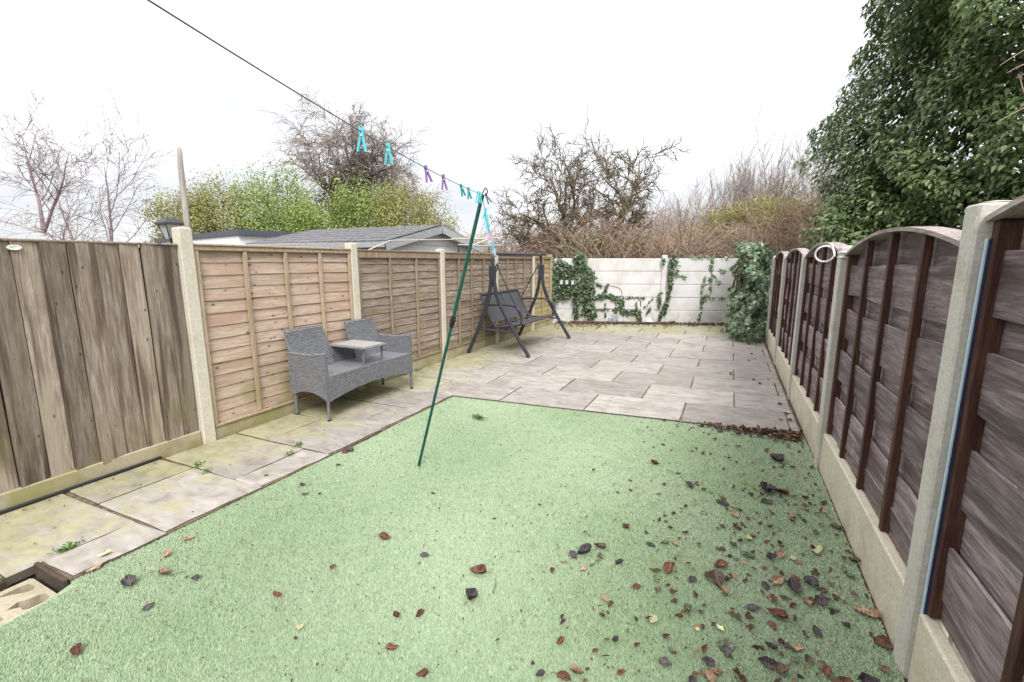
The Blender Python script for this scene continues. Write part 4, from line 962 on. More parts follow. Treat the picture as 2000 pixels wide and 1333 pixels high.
MB().box((X0 + .03, 3.487, .6345), (X1 + .008, 3.788, .637), .001).build('table_inlay', M['tan_top'], tt)
for y in (3.50, 3.775): MB().tube([(X1 - .03, y, .42), (X1 - .015, y, .61)], .011, 8).build('table_leg', M['bench_leg'], bn, True)

# ------------------------------------------------------------------ swing seat
M['swing'] = plain('charcoal_powder_coat', (.033, .035, .043), .42, .45)
M['mesh'] = plain('black_mesh_fabric', (.075, .075, .08), .65, .3, 0, .1, 200)
sw = thing('swing_seat', (-3.33, 7.4, 0), 'charcoal metal garden swing seat without canopy on the patio', 'swing seat')
def frame(y, yf, yb):
    for xe, ye, side in ((-2.78, yf, 1), (-3.84, yb, -1)):
        pts = catmull([(-3.34 + side * .027, y, 1.43), (-3.34 + side * .030, y, 1.18), (-3.34 + side * .10, y + (ye - y) * .2, .86), (-3.34 + (xe + 3.34) * .58, y + (ye - y) * .6, .42), (xe, ye, .012)], 6)
        lg = MB().tube(pts, .031, 10).build('leg', M['swing'], sw, True)
        d = (Vector(pts[-1]) - Vector(pts[-3])).normalized()
        MB().tube([Vector(pts[-1]) - d * .05, Vector(pts[-1]) + d * .002], .033, 10).build('foot', M['swing'], lg, True)
    MB().box((-3.396, y - .03, 1.24), (-3.284, y + .03, 1.44), .008).build('sleeve', M['swing'], sw)
    xa, xb = -3.34 + (-3.84 + 3.34) * .58, -3.34 + (-2.78 + 3.34) * .58
    MB().tube([(xa, y + (yb - y) * .6, .42), (xb, y + (yf - y) * .6, .40)], .014, 8).build('brace', M['swing'], sw, True)
frame(6.33, 6.48, 6.40); frame(8.36, 8.50, 8.42)
MB().tube(catmull([(-3.34, 6.33, 1.42), (-3.34, 6.335, 1.55), (-3.34, 6.37, 1.605), (-3.34, 6.5, 1.62), (-3.34, 7.35, 1.625), (-3.34, 8.18, 1.625), (-3.34, 8.31, 1.605), (-3.34, 8.35, 1.55), (-3.34, 8.36, 1.42)], 4), .025, 10).build('top_bar', M['swing'], sw, True)
MB().tube([(-3.62, 6.38, .40), (-3.62, 8.41, .40)], .015, 8).build('rear_bar', M['swing'], sw, True)
SY0, SY1 = 6.62, 8.10
for y, yp in ((SY0, 6.46), (SY1, 8.20)):
    MB().tube([(-3.34, yp, 1.44), (-3.34, yp + (y - yp) * .2, 1.47), (-3.34, yp + (y - yp) * .3, 1.40)], .014, 7).build('hanger', M['swing'], sw, True)
    for xe, ze in ((-2.98, .60), (-3.66, .80)): MB().tube([(-3.34, yp + (y - yp) * .3, 1.41), (xe, y, ze)], .010, 7).build('hanger_rod', M['swing'], sw, True)
    MB().tube(catmull([(-3.66, y, .78), (-3.42, y, .80), (-3.16, y, .80), (-3.02, y, .74), (-2.98, y, .62), (-2.98, y, .50)], 5), .017, 9).build('armrest', M['swing'], sw, True)
    MB().tube(catmull([(-3.73, y, .96), (-3.68, y, .86), (-3.56, y, .60), (-3.44, y, .44), (-3.36, y, .43), (-2.94, y, .505)], 5), .016, 9).build('side_rail', M['swing'], sw, True)
MB().tube([(-2.94, SY0, .505), (-2.94, SY1, .505)], .016, 8).build('front_rail', M['swing'], sw, True)
MB().tube([(-3.73, SY0, .955), (-3.73, SY1, .955)], .014, 8).build('top_rail', M['swing'], sw, True)
MB().tube([(-3.46, SY0, .45), (-3.46, SY1, .45)], .014, 8).build('bottom_rail', M['swing'], sw, True)
ym = (SY0 + SY1) / 2
def sheet(pts, ya, yb, th=.004):
    v = []; n = len(pts)
    for x, z in pts: v += [(x, ya, z), (x, yb, z), (x, yb, z + th), (x, ya, z + th)]
    f = [(0, 1, 2, 3), tuple(4 * n - 1 - q for q in range(4))]
    for k in range(n - 1):
        for q in range(4): j = (q + 1) % 4; f.append((4 * k + q, 4 * k + 4 + q, 4 * k + 4 + j, 4 * k + j))
    return MB().add(v, f)
for a, b_ in ((SY0 + .017, ym - .012), (ym + .012, SY1 - .017)):
    sheet([(-3.735, .94), (-3.68, .84), (-3.56, .60), (-3.50, .50)], a, b_).build('back_mesh', M['mesh'], sw)
    sheet([(-3.40, .432), (-3.2, .455), (-2.94, .508)], a, b_).build('seat_mesh', M['mesh'], sw)
MB().tube(catmull([(-3.735, ym, .955), (-3.68, ym, .85), (-3.56, ym, .60), (-3.44, ym, .44), (-2.94, ym, .50)], 4), .011, 7).build('middle_rail', M['swing'], sw, True)

# ------------------------------------------------------------------ washing line, prop and pegs
M['prop'] = plain('dark_green_coated_tube', (.010, .085, .060), .35, .5)
PB = Vector((-2.02, 2.61, -.024)); PT = Vector((-1.46, 2.63, 1.905))
pr_ = thing('clothes_prop', tuple(PB), 'dark green clothes prop leaning up from the lawn', 'clothes prop')
cm = PB.lerp(PT, .585)
MB().tube([PB, cm], .0105, 10).build('lower_tube', M['prop'], pr_, True)
MB().tube([cm, PT], .0125, 10).build('upper_tube', M['prop'], pr_, True)
ax = (PT - PB).normalized()
cl = MB().tube([cm - ax * .05, cm - ax * .02, cm + ax * .03], [.0155, .018, .0165], 12).build('clamp', M['hose'], pr_, True)
MB().tube([cm + Vector((-.02, -.0, 0)), cm + Vector((.026, -.012, 0))], .008, 8).build('clamp_lever', M['hose'], cl, True)
MB().tube(catmull([PT, PT + Vector((.01, 0, .03)), PT + Vector((.028, 0, .05)), PT + Vector((.04, 0, .03)), PT + Vector((.03, 0, .005))], 5), .0035, 7).build('hook', M['hose'], pr_, True)
MB().tube([PT - ax * .015, PT + ax * .012], .015, 10).build('top_cap', M['prop'], pr_, True)
M['line'] = plain('grey_line', (.16, .155, .15), .6, .3)
LS = Vector((-.845, .46, 1.90)); LEnd = Vector((-3.87, 7.50, 1.60)); TOP = PT + Vector((0, 0, .012))
def lp(t):           # near run: slack line from the house to the prop
    p = LS.lerp(TOP, t); return p - Vector((0, 0, .05 * 4 * t * (1 - t) * .5))
def fp(t):
    p = TOP.lerp(LEnd, t); return p - Vector((0, 0, .10 * 4 * t * (1 - t) * .5))
back = [LS + (LS - lp(.08)).normalized() * s2 + Vector((0, 0, .02 * s2 * s2)) for s2 in (2.6, 1.7, .9, .4)]
pts = back + [lp(i / 14) for i in range(15)] + [fp(i / 14) for i in range(1, 15)]
tag(MB().tube(pts, .0017, 6).build('washing_line', M['line'], None, True, loc=tuple(LS)), 'thin grey washing line running over the prop to the left fence', 'washing line')
PM = {'turq': plain('turquoise_plastic', (.10, .52, .56), .4, .4), 'teal': plain('teal_plastic', (.03, .33, .34), .4, .4), 'purp': plain('purple_plastic', (.28, .13, .37), .4, .4), 'pink': plain('pink_plastic', (.62, .33, .60), .4, .4), 'pale': plain('pale_blue_plastic_peg', (.45, .62, .75), .4, .4), 'dark': plain('dark_violet_plastic', (.07, .05, .10), .4, .4)}
_peg = None
def peg_meshes():
    out_ = []
    for s2 in (-1, 1):
        # jaw pinches the line at the top, legs spread below
        prof = [(.0015, .026), (.004, .020), (.0028, .010), (.0035, .0), (.0075, -.022), (.0125, -.047)]
        b = MB(); v = []
        for i, (x, z) in enumerate(prof):
            th = .0037; wd = .0052
            for dx, dy in ((-th, -wd), (th, -wd), (th, wd), (-th, wd)): v.append((s2 * x + dx, dy, z))
        n = len(prof); f = [(0, 1, 2, 3), tuple(4 * n - 1 - q for q in range(4))]
        for k in range(n - 1):
            for q in range(4): j = (q + 1) % 4; f.append((4 * k + q, 4 * k + 4 + q, 4 * k + 4 + j, 4 * k + j))
        out_.append(b.add(v, f).mesh('leg'))
    sp = MB().tube([(0, -.0075, .001), (0, .0075, .001)], .0042, 9).mesh('spring', smooth=True); sp.materials.append(M['alu']); out_.append(sp)
    return out_
PEG = {}
def peg(p, col, label, rz, tilt=0, s2=1.):
    if col not in PEG:
        ms = peg_meshes(); [q.materials.append(PM[col]) for q in ms[:2]]; PEG[col] = ms
    t = thing('clothes_peg', tuple(p), label, 'clothes peg', 'pegs on the washing line'); t.rotation_euler = (0, tilt, rz); t.scale = (s2 * .92,) * 3
    for nm, me in zip(('leg', 'leg', 'spring'), PEG[col]): link(nm, me, t)
lt = lambda y: (y - LS.y) / (TOP.y - LS.y)
NP = [(1.12, 'turq', 'large turquoise peg, leftmost on the washing line', .5, .03, 1.06), (1.30, 'turq', 'second turquoise peg from the left on the washing line', .45, 0, 1.06), (1.66, 'purp', 'purple peg left of the pair on the washing line', 1.0, -.25, 1), (1.88, 'purp', 'purple peg nearer the prop on the washing line', .9, -.08, 1.02),
      (2.18, 'teal', 'teal peg left of the close pair before the prop', 1.1, -.3, .95), (2.32, 'teal', 'teal peg right of the close pair before the prop', 1.1, -.15, .95), (2.53, 'turq', 'turquoise peg clipped just before the prop top', .5, .05, 1.05), (2.58, 'turq', 'turquoise peg clipped at the prop top', .9, .1, 1.05)]
for y, c_, lb, rz, tl, s2 in NP: peg(lp(lt(y)) - Vector((0, 0, .012)), c_, lb, rz, tl, s2)
peg(TOP + Vector((.02, .03, -.012)), 'dark', 'dark violet peg behind the prop hook', .6, -.5, 1)
FP = [(.09, 'turq'), (.14, 'turq'), (.17, 'turq'), (.22, 'turq'), (.29, 'pink'), (.34, 'pink'), (.42, 'turq'), (.47, 'turq'), (.55, 'turq'), (.63, 'pale'), (.72, 'pale'), (.79, 'pink'), (.85, 'pink'), (.91, 'pale'), (.96, 'pale')]
FN = ['first', 'second', 'third', 'fourth', 'fifth', 'sixth', 'seventh', 'eighth', 'ninth', 'tenth', 'eleventh', 'twelfth', 'thirteenth', 'fourteenth', 'last']
CN = {'turq': 'turquoise', 'pink': 'pink', 'pale': 'pale blue'}
for (t_, c_), nm in zip(FP, FN): peg(fp(t_) - Vector((0, 0, .012)), c_, f'{CN[c_]} peg, {nm} beyond the prop on the far run of line', rng.uniform(.2, 1.2), rng.uniform(-.3, .3), 1.25)

# white cord loop on the second right post
M['cord'] = plain('white_cord', (.74, .70, .68), .6, .3, 0, .05)
b = MB(); y2, z2 = 3.93, 1.535
ring = [(.612 + .056 * math.cos(a), y2 + .12 - .02 * math.cos(a) + .01 * math.sin(2 * a), z2 + .02 + .056 * math.sin(a)) for a in [2 * math.pi * k / 28 for k in range(29)]]
b.tube(ring, .0065, 7, cap=False)
b.tube([(.676, y2 + .03, z2 + .025), (.676, y2 - .058, z2 + .03), (.81, y2 - .058, z2 + .02)], .005, 6); b.tube([(.676, y2 + .03, z2 - .005), (.676, y2 - .058, z2 - .005), (.81, y2 - .058, z2 - .012)], .005, 6)
b.tube(catmull([(.66, y2 + .03, z2 + .0), (.65, y2 + .12, z2 + .085), (.66, y2 + .30, z2 + .09), (.70, y2 + .5, z2 + .09)], 5), .006, 6)
tag(b.build('cord_loop', M['cord'], None, True, loc=(.66, y2, z2)), 'white cord coiled in a loop round the second right post', 'cord')

# ------------------------------------------------------------------ bits at the back wall
pot_m = plain('white_glazed_pot', (.72, .73, .75), .4, .5, 0, .05)
for i, (zx, zy) in enumerate(((272, 540), (352, 540), (440, 545))):
    u, z = z8(zx, zy); c0 = wallpt(u, z, .22)
    b = MB(); v = []; n = 14
    for rr, h in ((.0, -.045), (.036, -.045), (.045, .045), (.048, .05), (.042, .05), (.036, -.03), (0, -.03)):
        for k in range(n): v.append((c0.x + rr * math.cos(6.2832 * k / n), c0.y + rr * math.sin(6.2832 * k / n), c0.z + h))
    f = [(a * n + k, a * n + (k + 1) % n, (a + 1) * n + (k + 1) % n, (a + 1) * n + k) for a in range(6) for k in range(n)]
    o = b.add(v, f).build('hanging_pot', pot_m, None, True, loc=tuple(c0))
    tag(o, ['left', 'middle', 'right'][i] + ' one of three small white pots hung among the ivy', 'pot', 'white pots hung on the wall')
    MB().tube([c0 + Vector((0, 0, .04)), wallpt(u, z + .10, .02)], .003, 5).build('hook', M['alu'], o)
def ball_obj(name, c0, r_, mat, label, cat, sc=(1, 1, 1)):
    bm = bmesh.new(); bmesh.ops.create_uvsphere(bm, u_segments=20, v_segments=12, radius=r_); 
    for q in bm.verts: q.co = Vector((q.co.x * sc[0], q.co.y * sc[1], q.co.z * sc[2]))
    me = bpy.data.meshes.new(name); bm.to_mesh(me); bm.free(); me.polygons.foreach_set('use_smooth', np.ones(len(me.polygons), bool))
    return tag(link(name, me, None, tuple(c0), mat), label, cat)
bl = ball_obj('glass_ball', wallpt(z8(315, 1090)[0], .055, .20), .052, plain('pale_mint_glass', (.42, .62, .50), .2, .5), 'pale mint green ball lying at the foot of the ivy wall', 'ball')
MB().tube([bl.location + Vector((0, 0, -.07)), bl.location + Vector((0, 0, -.045))], [.03, .022], 10).build('stand', M['hose'], bl)
# spiral metal ornament: a big and a small coil
sn = thing('spiral_ornament', tuple(wallpt(z8(1040, 1120)[0], 0, .25)), 'silver grey spiral ornament leaning at the foot of the wall', 'ornament')
def coil(c0, R0, turns, rad, name, mat):
    pts = []
    for k in range(int(turns * 18) + 1):
        a = k / 18 * 2 * math.pi; q = R0 * (1 - .86 * k / (turns * 18)); pts.append(c0 + WU * (q * math.cos(a)) + Vector((0, 0, q * math.sin(a))) + WN * (.02 * k / (turns * 18)))
    MB().tube(pts, rad, 7).build(name, mat, sn, True)
M['pewter'] = plain('pewter_metal', (.36, .38, .43), .4, .5, .3)
coil(wallpt(z8(1020, 1100)[0], .085, .27), .075, 2.6, .011, 'small_coil', M['pewter']); coil(wallpt(z8(1080, 1080)[0], .115, .21), .10, 2.2, .013, 'large_coil', M['pewter'])
MB().box(tuple(wallpt(z8(1000, 0)[0], -.0, .2) - Vector((0, .02, 0))), tuple(wallpt(z8(1110, 0)[0], .02, .2) + Vector((0, .06, 0))), .004).build('base', M['pewter'], sn)
dm = ball_obj('glass_cloche', wallpt(z8(1600, 1130)[0], .0, .20), .11, plain('milky_clear_plastic', (.70, .71, .68), .15, .6, 0, .1, 8), 'milky clear dome standing at the foot of the wall', 'cloche', (1, 1, 1.15))
MB().tube([dm.location + Vector((0, 0, .125)), dm.location + Vector((0, 0, .15))], .012, 8).build('knob', M['white_plastic'], dm)
for (zx, h, lb) in ((455, .22, 'thin pale stake at the foot of the ivy beside the mint ball'), (1700, .20, 'thin pale stake beside the milky dome')):
    p0 = wallpt(z8(zx, 0)[0], 0, .24); tag(MB().tube([p0 + Vector((0, 0, -.05)), p0 + WU * .02 + Vector((0, 0, h))], [.006, .005], 6).build('plant_stake', M['white_plastic'], None, True, loc=tuple(p0)), lb, 'stake')
ed = MB().tube([wallpt(.35, .03, .30), wallpt(1.3, .028, .31), wallpt(2.2, .03, .30), wallpt(2.72, .035, .27), wallpt(2.86, .05, .18)], [.03, .032, .03, .033, .03], 8)
tag(ed.build('log_edging', M['dark_wood'], None, True, loc=tuple(wallpt(1.4, 0, .3))), 'low dark log edging along the foot of the white wall', 'edging')

# ------------------------------------------------------------------ fallen leaves
def dead_leaf(seed, curl):
    r_ = random.Random(seed); n, mcols = 6, 5; v = []; asym = r_.uniform(-.15, .15); wid = r_.uniform(.28, .42)
    for i in range(n):
        t = i / (n - 1); wdt = wid * math.sin(math.pi * min(.985, t ** .85 * .93 + .05)) * r_.uniform(.82, 1.12)
        for j in range(mcols):
            s2 = (j / (mcols - 1) - .5) * 2; x = s2 * wdt + asym * math.sin(t * 3); y = t - .5
            v.append((x, y, curl * (s2 * s2 * wdt * 1.1 + .35 * (2 * t - 1) ** 2 * r_.uniform(.3, 1.1)) + .075 * r_.uniform(-1, 1) + .03))
    f = [(i * mcols + j, i * mcols + j + 1, (i + 1) * mcols + j + 1, (i + 1) * mcols + j) for i in range(n - 1) for j in range(mcols - 1)]
    b = MB().add(v, f); b.tube([(asym * 0, -.5, .04), (.03, -.72, .02), (.07, -.86, .01)], [.018, .014, .01], 4)
    mn = min(q[2] for q in b.v); b.v = [(x, y, z - mn) for x, y, z in b.v]; return b
def leafm(name, a, b_, c_):
    m = Mat(name, .6, .3); x, y, z = m.sep(m.coords(randoff=False)); rib = m.math('ABSOLUTE', x, 0)
    vein = m.n('ShaderNodeTexWave', wave_type='BANDS', bands_direction='Y'); vein.inputs['Scale'].default_value = 2.2; vein.inputs['Distortion'].default_value = 1.5; m.l(m.coords(randoff=False), vein.inputs['Vector'])
    n_ = m.noise(m.coords(), 3.5, 5); c = m.ramp(n_, (.3, a), (.52, b_), (.72, c_)); c = m.mix(m.step(rib, .012, .035, .5, 0), c, tuple(q * 1.5 for q in c_)); c = m.vary(c, .3)
    m.bump(m.math('ADD', n_, m.math('MULTIPLY', vein.outputs['Fac'], .15)), .5, .05); return m.col(c)
LM = {'d': leafm('dark_dead_leaf', (.03, .024, .027), (.07, .056, .058), (.135, .11, .11)), 'r': leafm('red_brown_dead_leaf', (.05, .016, .010), (.12, .045, .028), (.22, .10, .06)),
      'b': leafm('brown_dead_leaf', (.06, .035, .026), (.13, .085, .065), (.22, .155, .12)), 'o': leafm('tan_dead_leaf', (.16, .085, .045), (.30, .185, .11), (.47, .33, .21)),
      'y': leafm('pale_yellow_leaf', (.42, .40, .17), (.56, .54, .27), (.66, .63, .38)), 'g': leafm('grey_green_leaf', (.06, .075, .045), (.13, .155, .10), (.24, .26, .19))}
LMESH = {}
for c_ in LM:
    for i in range(4):
        me = dead_leaf(hash(c_) % 7 + ord(c_) * 10 + i, [.05, .3, .6, .9][i]).mesh('fallen_leaf', smooth=False); me.polygons.foreach_set('use_smooth', np.ones(len(me.polygons), bool)); me.materials.append(LM[c_]); LMESH[c_, i] = me
LW = {'d': 'blackish', 'r': 'reddish brown', 'b': 'dull brown', 'o': 'tan', 'y': 'pale yellow', 'g': 'grey green'}
CW = ['flat', 'slightly curled', 'curled', 'tightly curled']
def leaf(x, y, s2, c_, v_, a=None, zone=None):
    o = link('fallen_leaf', LMESH[c_, v_], None, (x, y, -.014 if y < row(0, x) and x > -2.77 else .004))
    o.scale = (s2,) * 3; o.rotation_euler = (rng.uniform(-.25, .25), rng.uniform(-.25, .25), rng.uniform(0, 6.28) if a is None else a)
    if zone is None:
        a_ = 'beside the right fence' if x > .25 else ('on the right of the lawn' if x > -.5 else ('in the middle of the lawn' if x > -1.4 else 'on the left of the lawn'))
        zone = a_ + (' at bottom edge' if y < 1.25 else ' in the foreground' if y < 1.75 else ' halfway up' if y < 2.7 else ' near the patio')
    big = 'large' if s2 > .062 else ('small' if s2 < .036 else 'mid sized')
    tag(o, f'{big} {CW[v_]} {LW[c_]} leaf {zone}', 'leaf', f'{big} {CW[v_]} {LW[c_]} leaves {zone}')
LEAVES = [(-0.411, 3.388, 0.0653, 'r'), (-0.527, 3.049, 0.0336, 'b'), (-0.5, 2.91, 0.0361, 'd'), (-0.304, 3.086, 0.029, 'd'), (-0.863, 3.335, 0.0212, 'd'), (-0.406, 3.812, 0.0403, 'd'), (-0.147, 3.137, 0.0655, 'd'), (-0.101, 3.183, 0.0396, 'o'), (-0.2, 2.976, 0.0189, 'r'), (-0.322, 2.94, 0.0355, 'd'), (-0.169, 2.814, 0.0239, 'y'), (0.058, 2.991, 0.0854, 'd'), (0.063, 3.065, 0.0499, 'b'), (0.124, 2.971, 0.042, 'o'), (0.134, 2.866, 0.058, 'o'), (0.133, 2.73, 0.0499, 'r'), (0.063, 2.718, 0.0335, 'd'), (0.169, 2.786, 0.0337, 'd'), (0.238, 2.892, 0.0288, 'o'), (0.437, 2.998, 0.052, 'o'), (-0.25, 2.676, 0.0208, 'd'), (-0.439, 2.465, 0.0555, 'r'), (-0.324, 2.46, 0.0327, 'd'), (-0.281, 2.348, 0.0468, 'd'), (-0.213, 2.403, 0.0471, 'g'), (-0.163, 2.417, 0.0418, 'o'), (-0.203, 2.467, 0.0267, 'y'), (-0.122, 2.546, 0.0304, 'd'), (0.19, 2.633, 0.0531, 'y'), (0.122, 2.534, 0.0467, 'b'), (0.156, 2.592, 0.0263, 'd'), (0.186, 2.473, 0.0702, 'g'), (0.353, 2.552, 0.0652, 'o'), (0.4, 2.545, 0.0545, 'y'), (0.301, 2.502, 0.0496, 'd'), (0.529, 2.681, 0.0765, 'y'), (0.66, 2.984, 0.0888, 'b'), (0.541, 2.871, 0.0381, 'b'), (0.678, 2.721, 0.0353, 'o'), (0.684, 2.649, 0.0539, 'b'), (0.638, 2.665, 0.0298, 'r'), (0.633, 2.52, 0.0611, 'g'), (0.644, 3.269, 0.0549, 'd'), (0.626, 3.159, 0.0591, 'o'), (0.54, 3.286, 0.0436, 'r'), (0.533, 3.185, 0.0362, 'r'), (-0.526, 2.207, 0.0669, 'b'), (-0.58, 2.127, 0.0807, 'd'), (-0.633, 2.072, 0.0499, 'd'), (-0.501, 2.138, 0.04, 'g'), (-0.66, 2.011, 0.0343, 'o'), (-0.693, 1.922, 0.0333, 'r'), (-0.559, 2.005, 0.0432, 'o'), (-0.402, 2.12, 0.0488, 'd'), (-0.228, 2.151, 0.0573, 'r'), (-0.167, 2.179, 0.0812, 'r'), (0.063, 2.321, 0.0774, 'r'), (0.055, 2.192, 0.0967, 'b'), (0.085, 2.134, 0.0402, 'o'), (-0.059, 2.153, 0.0556, 'd'), (-0.293, 1.983, 0.0452, 'r'), (-0.197, 2.011, 0.0359, 'b'), (0.171, 2.251, 0.0277, 'r'), (0.313, 2.315, 0.0921, 'o'), (0.257, 2.259, 0.0546, 'd'), (0.378, 2.295, 0.0812, 'd'), (0.458, 2.354, 0.0728, 'd'), (0.498, 2.337, 0.0448, 'b'), (0.389, 2.366, 0.051, 'r'), (0.43, 2.224, 0.0736, 'o'), (0.484, 2.245, 0.0648, 'd'), (0.544, 2.305, 0.0438, 'r'), (0.36, 2.161, 0.0385, 'r'), (0.282, 2.16, 0.0478, 'r'), (0.331, 2.21, 0.0395, 'r'), (0.201, 2.073, 0.0637, 'd'), (0.293, 2.071, 0.0791, 'r'), (0.266, 1.993, 0.0485, 'r'), (0.185, 1.94, 0.0361, 'b'), (0.432, 2.036, 0.0517, 'd'), (0.649, 2.264, 0.101, 'o'), (-0.067, 1.943, 0.0509, 'g'), (-0.062, 1.926, 0.0421, 'o'), (-0.093, 1.881, 0.0332, 'r'), (-0.009, 1.948, 0.0252, 'd'), (-0.191, 1.81, 0.0575, 'y'), (-0.395, 1.744, 0.0333, 'r'), (-0.015, 1.839, 0.024, 'y'), (0.069, 1.888, 0.0322, 'y'), (0.045, 1.899, 0.0244, 'r'), (0.092, 1.796, 0.0727, 'g'), (0.096, 1.768, 0.0528, 'd'), (0.02, 1.747, 0.038, 'r'), (0.255, 1.866, 0.0458, 'd'), (0.311, 1.905, 0.0345, 'b'), (0.288, 1.91, 0.0309, 'r'), (0.357, 1.907, 0.0456, 'o'), (0.239, 1.777, 0.0696, 'd'), (0.294, 1.762, 0.0609, 'b'), (0.382, 1.855, 0.0442, 'b'), (0.437, 1.83, 0.0502, 'r'), (0.669, 2.081, 0.077, 'r'), (0.631, 1.936, 0.0397, 'o'), (0.565, 1.847, 0.0841, 'd'), (0.485, 1.805, 0.0489, 'r'), (0.03, 1.683, 0.0477, 'd'), (0.058, 1.659, 0.0504, 'o'), (0.043, 1.599, 0.0665, 'o'), (0.151, 1.655, 0.0386, 'r'), (0.129, 1.684, 0.0287, 'r'), (-0.017, 1.567, 0.0349, 'd'), (-0.116, 1.614, 0.0514, 'd'), (-0.227, 1.65, 0.0307, 'r'), (-0.31, 1.637, 0.0311, 'd'), (-0.372, 1.55, 0.0302, 'r'), (-0.511, 1.531, 0.0387, 'r'), (-0.526, 1.355, 0.0355, 'd'), (-0.446, 1.384, 0.0601, 'r'), (-0.406, 1.421, 0.0571, 'o'), (-0.257, 1.496, 0.0358, 'r'), (-0.103, 1.688, 0.0228, 'g'), (0.326, 3.268, 0.1148, 'd'), (0.407, 3.306, 0.1021, 'r'), (0.318, 3.127, 0.0735, 'd'), (0.439, 3.848, 0.1178, 'd'), (0.375, 4.06, 0.0469, 'r'), (-2.215, 0.673, 0.0564, 'r'), (-2.23, 0.928, 0.0455, 'd'), (-2.489, 0.977, 0.0735, 'd'), (-2.406, 1.082, 0.0704, 'o'), (-2.232, 1.131, 0.0397, 'd'), (-2.606, 1.309, 0.0624, 'o'), (-2.557, 1.173, 0.0535, 'o'), (-2.769, 0.96, 0.0718, 'o'), (-2.822, 1.024, 0.0637, 'y'), (-1.783, 1.229, 0.052, 'r'), (-1.525, 1.134, 0.043, 'y'), (-1.698, 1.477, 0.036, 'r'), (-1.632, 1.788, 0.0685, 'r'), (-1.336, 1.753, 0.0535, 'd'), (-1.019, 1.761, 0.0887, 'r'), (-0.962, 1.59, 0.0748, 'd'), (-1.113, 1.409, 0.0445, 'r'), (-1.199, 1.361, 0.04, 'r'), (-1.107, 1.218, 0.0508, 'r'), (-0.925, 1.173, 0.0475, 'r'), (-2.704, 2.6, 0.1002, 'd'), (-2.711, 2.552, 0.0661, 'r'), (-2.573, 2.355, 0.0387, 'd'), (-2.873, 1.982, 0.0291, 'd'), (-1.677, 2.307, 0.0339, 'd'), (-2.548, 2.011, 0.0421, 'd'), (-2.432, 1.933, 0.0405, 'd')]
for x, y, s2, c_ in LEAVES: leaf(x, y, s2 * 1.03, c_, rng.randrange(4))
k = 0
while k < 110:
    x = .66 - abs(rng.gauss(0, .55)); y = rng.choice((rng.uniform(2.2, 4.4), rng.uniform(1.2, 3.4)))
    if x < -2.6 or y > row(0, x) - .03: continue
    leaf(x, y, rng.uniform(.018, .042), rng.choice('ddddrrrbbbog'), rng.randrange(4)); k += 1
for k in range(8):
    x, y = rng.uniform(-2.6, .5), rng.uniform(.8, 4.2); leaf(x, y, rng.uniform(.012, .028), rng.choice('ddrbg'), rng.randrange(4))
for k in range(14):
    x, y = .62 - abs(rng.gauss(0, .16)), rng.uniform(4.8, 9); leaf(x, y, rng.uniform(.03, .06), rng.choice('ddrb'), rng.randrange(4), zone='on the patio beside the right fence')
# litter too fine to count
def litter(name, xyf, n, smin, smax, label):
    P = []; 
    while len(P) < n:
        q = xyf(); 
        if q: P.append(q)
    P = np.array(P); V, F, T = leaves(P, np.tile([0, 0, 1.0], (n, 1)), (smin + smax) / 2, (LEAF_OV, LT_OV), 0, .45, .5, 1.5)
    o = link(name, npmesh(name, V, F, attr=T), None, mat=M['litter']); tag(o, label, 'leaf litter', kind='stuff')
M['litter'] = leafmat('leaf_litter', [(0, (.03, .02, .016)), (.5, (.085, .045, .03)), (.85, (.17, .09, .055)), (1, (.32, .2, .1))], .7, .2, 0)
def corner():
    x = .66 - abs(rng.gauss(0, .36)); y = row(0, x) - abs(rng.gauss(0, .10)) + .03
    return (x, y, rng.uniform(-.012, .012)) if x < .68 else None
litter('leaf_litter', corner, 900, .02, .045, 'drift of dark leaf litter where lawn, patio and right fence meet')
CL = [(.35, 2.0, .22), (.15, 1.75, .25), (.4, 2.6, .2), (-.1, 1.55, .3), (.45, 3.3, .2), (.2, 3.0, .3), (.5, 1.6, .15), (-.4, 2.0, .3), (.1, 2.4, .35), (.45, 4.0, .25)]
def drift_():
    cx, cy, r_ = rng.choice(CL); x, y = rng.gauss(cx, r_), rng.gauss(cy, r_); return (x, y, rng.uniform(-.012, .0)) if x < .67 and y < row(0, x) - .03 else None
litter('leaf_scatter', drift_, 300, .02, .036, 'scatter of small brown dead leaves over the right side of the lawn')
def back():
    u = rng.uniform(0, 4.6); d = abs(rng.gauss(0, .24)) + .08
    if u < 1.2: d *= 1.9
    p = wallpt(u, .008, d); return (p.x, p.y, rng.uniform(.006, .03)) if p.x < .66 and p.x > -3.86 else None
litter('leaf_litter', back, 2300, .03, .06, 'brown leaf litter along the foot of the white wall')
def specks():
    x, y = rng.uniform(-2.72, .66), -.2 + 4.6 * rng.random() ** .8
    return (x, y, -.010) if y < row(0, x) - .02 else None
litter('leaf_fragments', specks, 3200, .006, .013, 'tiny dark leaf fragments sprinkled over the artificial lawn')
def pathbits():
    x = -3.85 + abs(rng.gauss(0, .05)) if rng.random() < .6 else rng.uniform(-3.85, -2.8); return (x, rng.uniform(.2, 9.5), .006)
litter('leaf_fragments', pathbits, 260, .008, .02, 'small brown bits along the foot of the left fence')
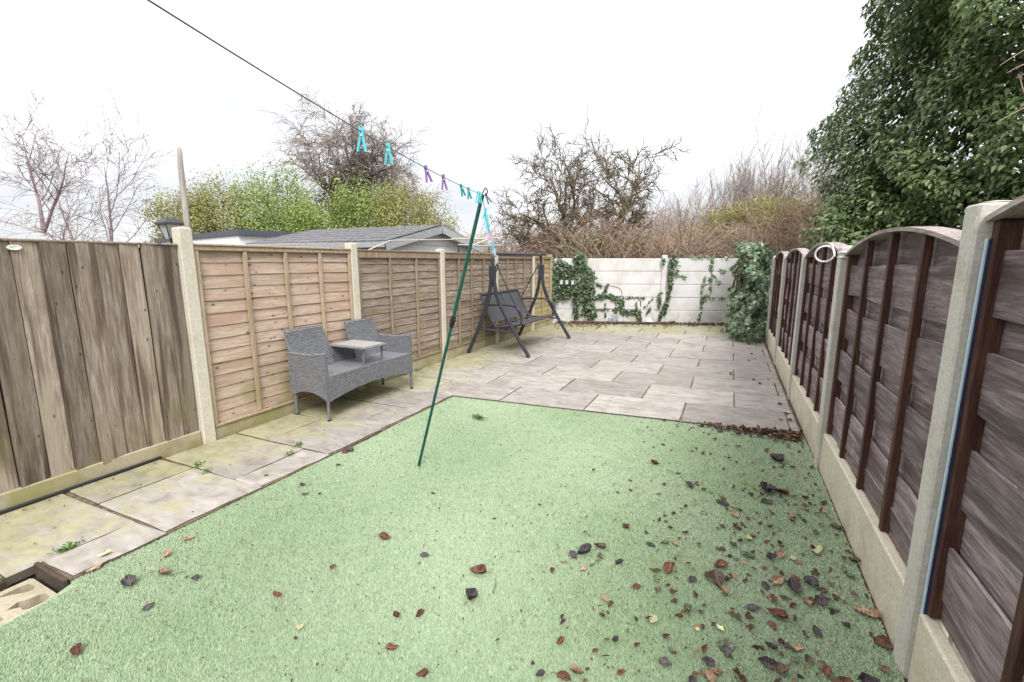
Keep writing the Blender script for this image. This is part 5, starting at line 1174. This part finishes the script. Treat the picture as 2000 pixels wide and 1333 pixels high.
# twigs
for i, (x, y, a, L, lb) in enumerate([(.31, 2.05, -.2, .10, 'thin pale twig on the lawn near the bottom right'), (-2.36, 1.08, .9, .07, 'short dark twig on the lawn at the lower left'), (-.88, 1.65, 1.9, .09, 'bent thin dark twig on the middle of the lawn')]):
    p0 = Vector((x, y, -.006)); d = Vector((math.cos(a), math.sin(a), 0)); 
    tag(MB().tube([p0, p0 + d * L * .5 + Vector((.004, .004, .004)), p0 + d * L], [.0022, .002, .0012], 5).build('twig', M['bark_grey'] if i == 0 else M['bark'], None, True, loc=tuple(p0)), lb, 'twig')
# ------------------------------------------------------------------ weeds in the joints
M['weed'] = leafmat('weed_leaf', [(0, (.07, .13, .03)), (.5, (.14, .24, .06)), (1, (.27, .38, .13))], .5, .4, .2)
def weed(x, y, w_, n, label, z=.0, s2=.022):
    P = np.c_[x + nrg.normal(0, w_ * .5, n), y + nrg.normal(0, w_, n), z + .004 + .022 * nrg.random(n)]
    V, F, T = leaves(P, np.tile([0, 0, 1.0], (n, 1)), s2, (LEAF_SM, LT_SM), -.3, .7)
    t = thing('weed', (x, y, z), label, 'weed', 'small weeds in the paving joints'); o = link('foliage', npmesh('foliage', V - np.array([x, y, z]), F, attr=T), t, mat=M['weed']); o['kind'] = 'stuff'
    b = MB()
    for k in range(5): b.tube([(x, y, z - .02), (x + rng.gauss(0, w_ * .4), y + rng.gauss(0, w_ * .7), z + .018)], .0012, 4)
    b.build('stem', M['weed'], t)
for x, y, w_, n, lb in ((-3.06, .97, .028, 90, 'bright green weed in the path joint near the hollow block'), (-3.46, 1.87, .02, 40, 'small weed tuft in the path joint by the hose end'), (-3.31, 1.83, .014, 22, 'tiny weed beside the larger tuft on the path'), (-3.02, 2.30, .02, 30, 'flat weed in the path joint near the lawn'), (-3.12, 2.46, .02, 40, 'grassy weed in the joint in front of the bench'),
                        (-3.86, 4.75, .05, 90, 'weed patch at the foot of the fence right of the bench'), (-3.85, 5.05, .04, 60, 'low weeds at the foot of the fence behind the prop'), (-3.05, .66, .02, 40, 'small weed in the gap behind the hollow block'), (.10, 6.65, .015, 40, 'thin weed line in a patio joint')): weed(x, y, w_, n, lb)
def moss(x, y, z):
    n = 240; P = np.c_[x + nrg.normal(0, .035, n), y + nrg.normal(0, .012, n), z + .025 * nrg.random(n)]
    V, F, T = leaves(P, np.tile([0, 0, 1.0], (n, 1)), .014, (LEAF_SM, LT_SM), -.2, .9)
    o = link('moss_clump', npmesh('moss_clump', V - np.array([x, y, z]), F, attr=T), None, (x, y, z), leafmat('moss', [(0, (.03, .04, .01)), (1, (.10, .11, .03))])); tag(o, 'dark moss clump lying on the lawn near the patio', 'moss')
moss(*(-2.109, 3.688), .0)
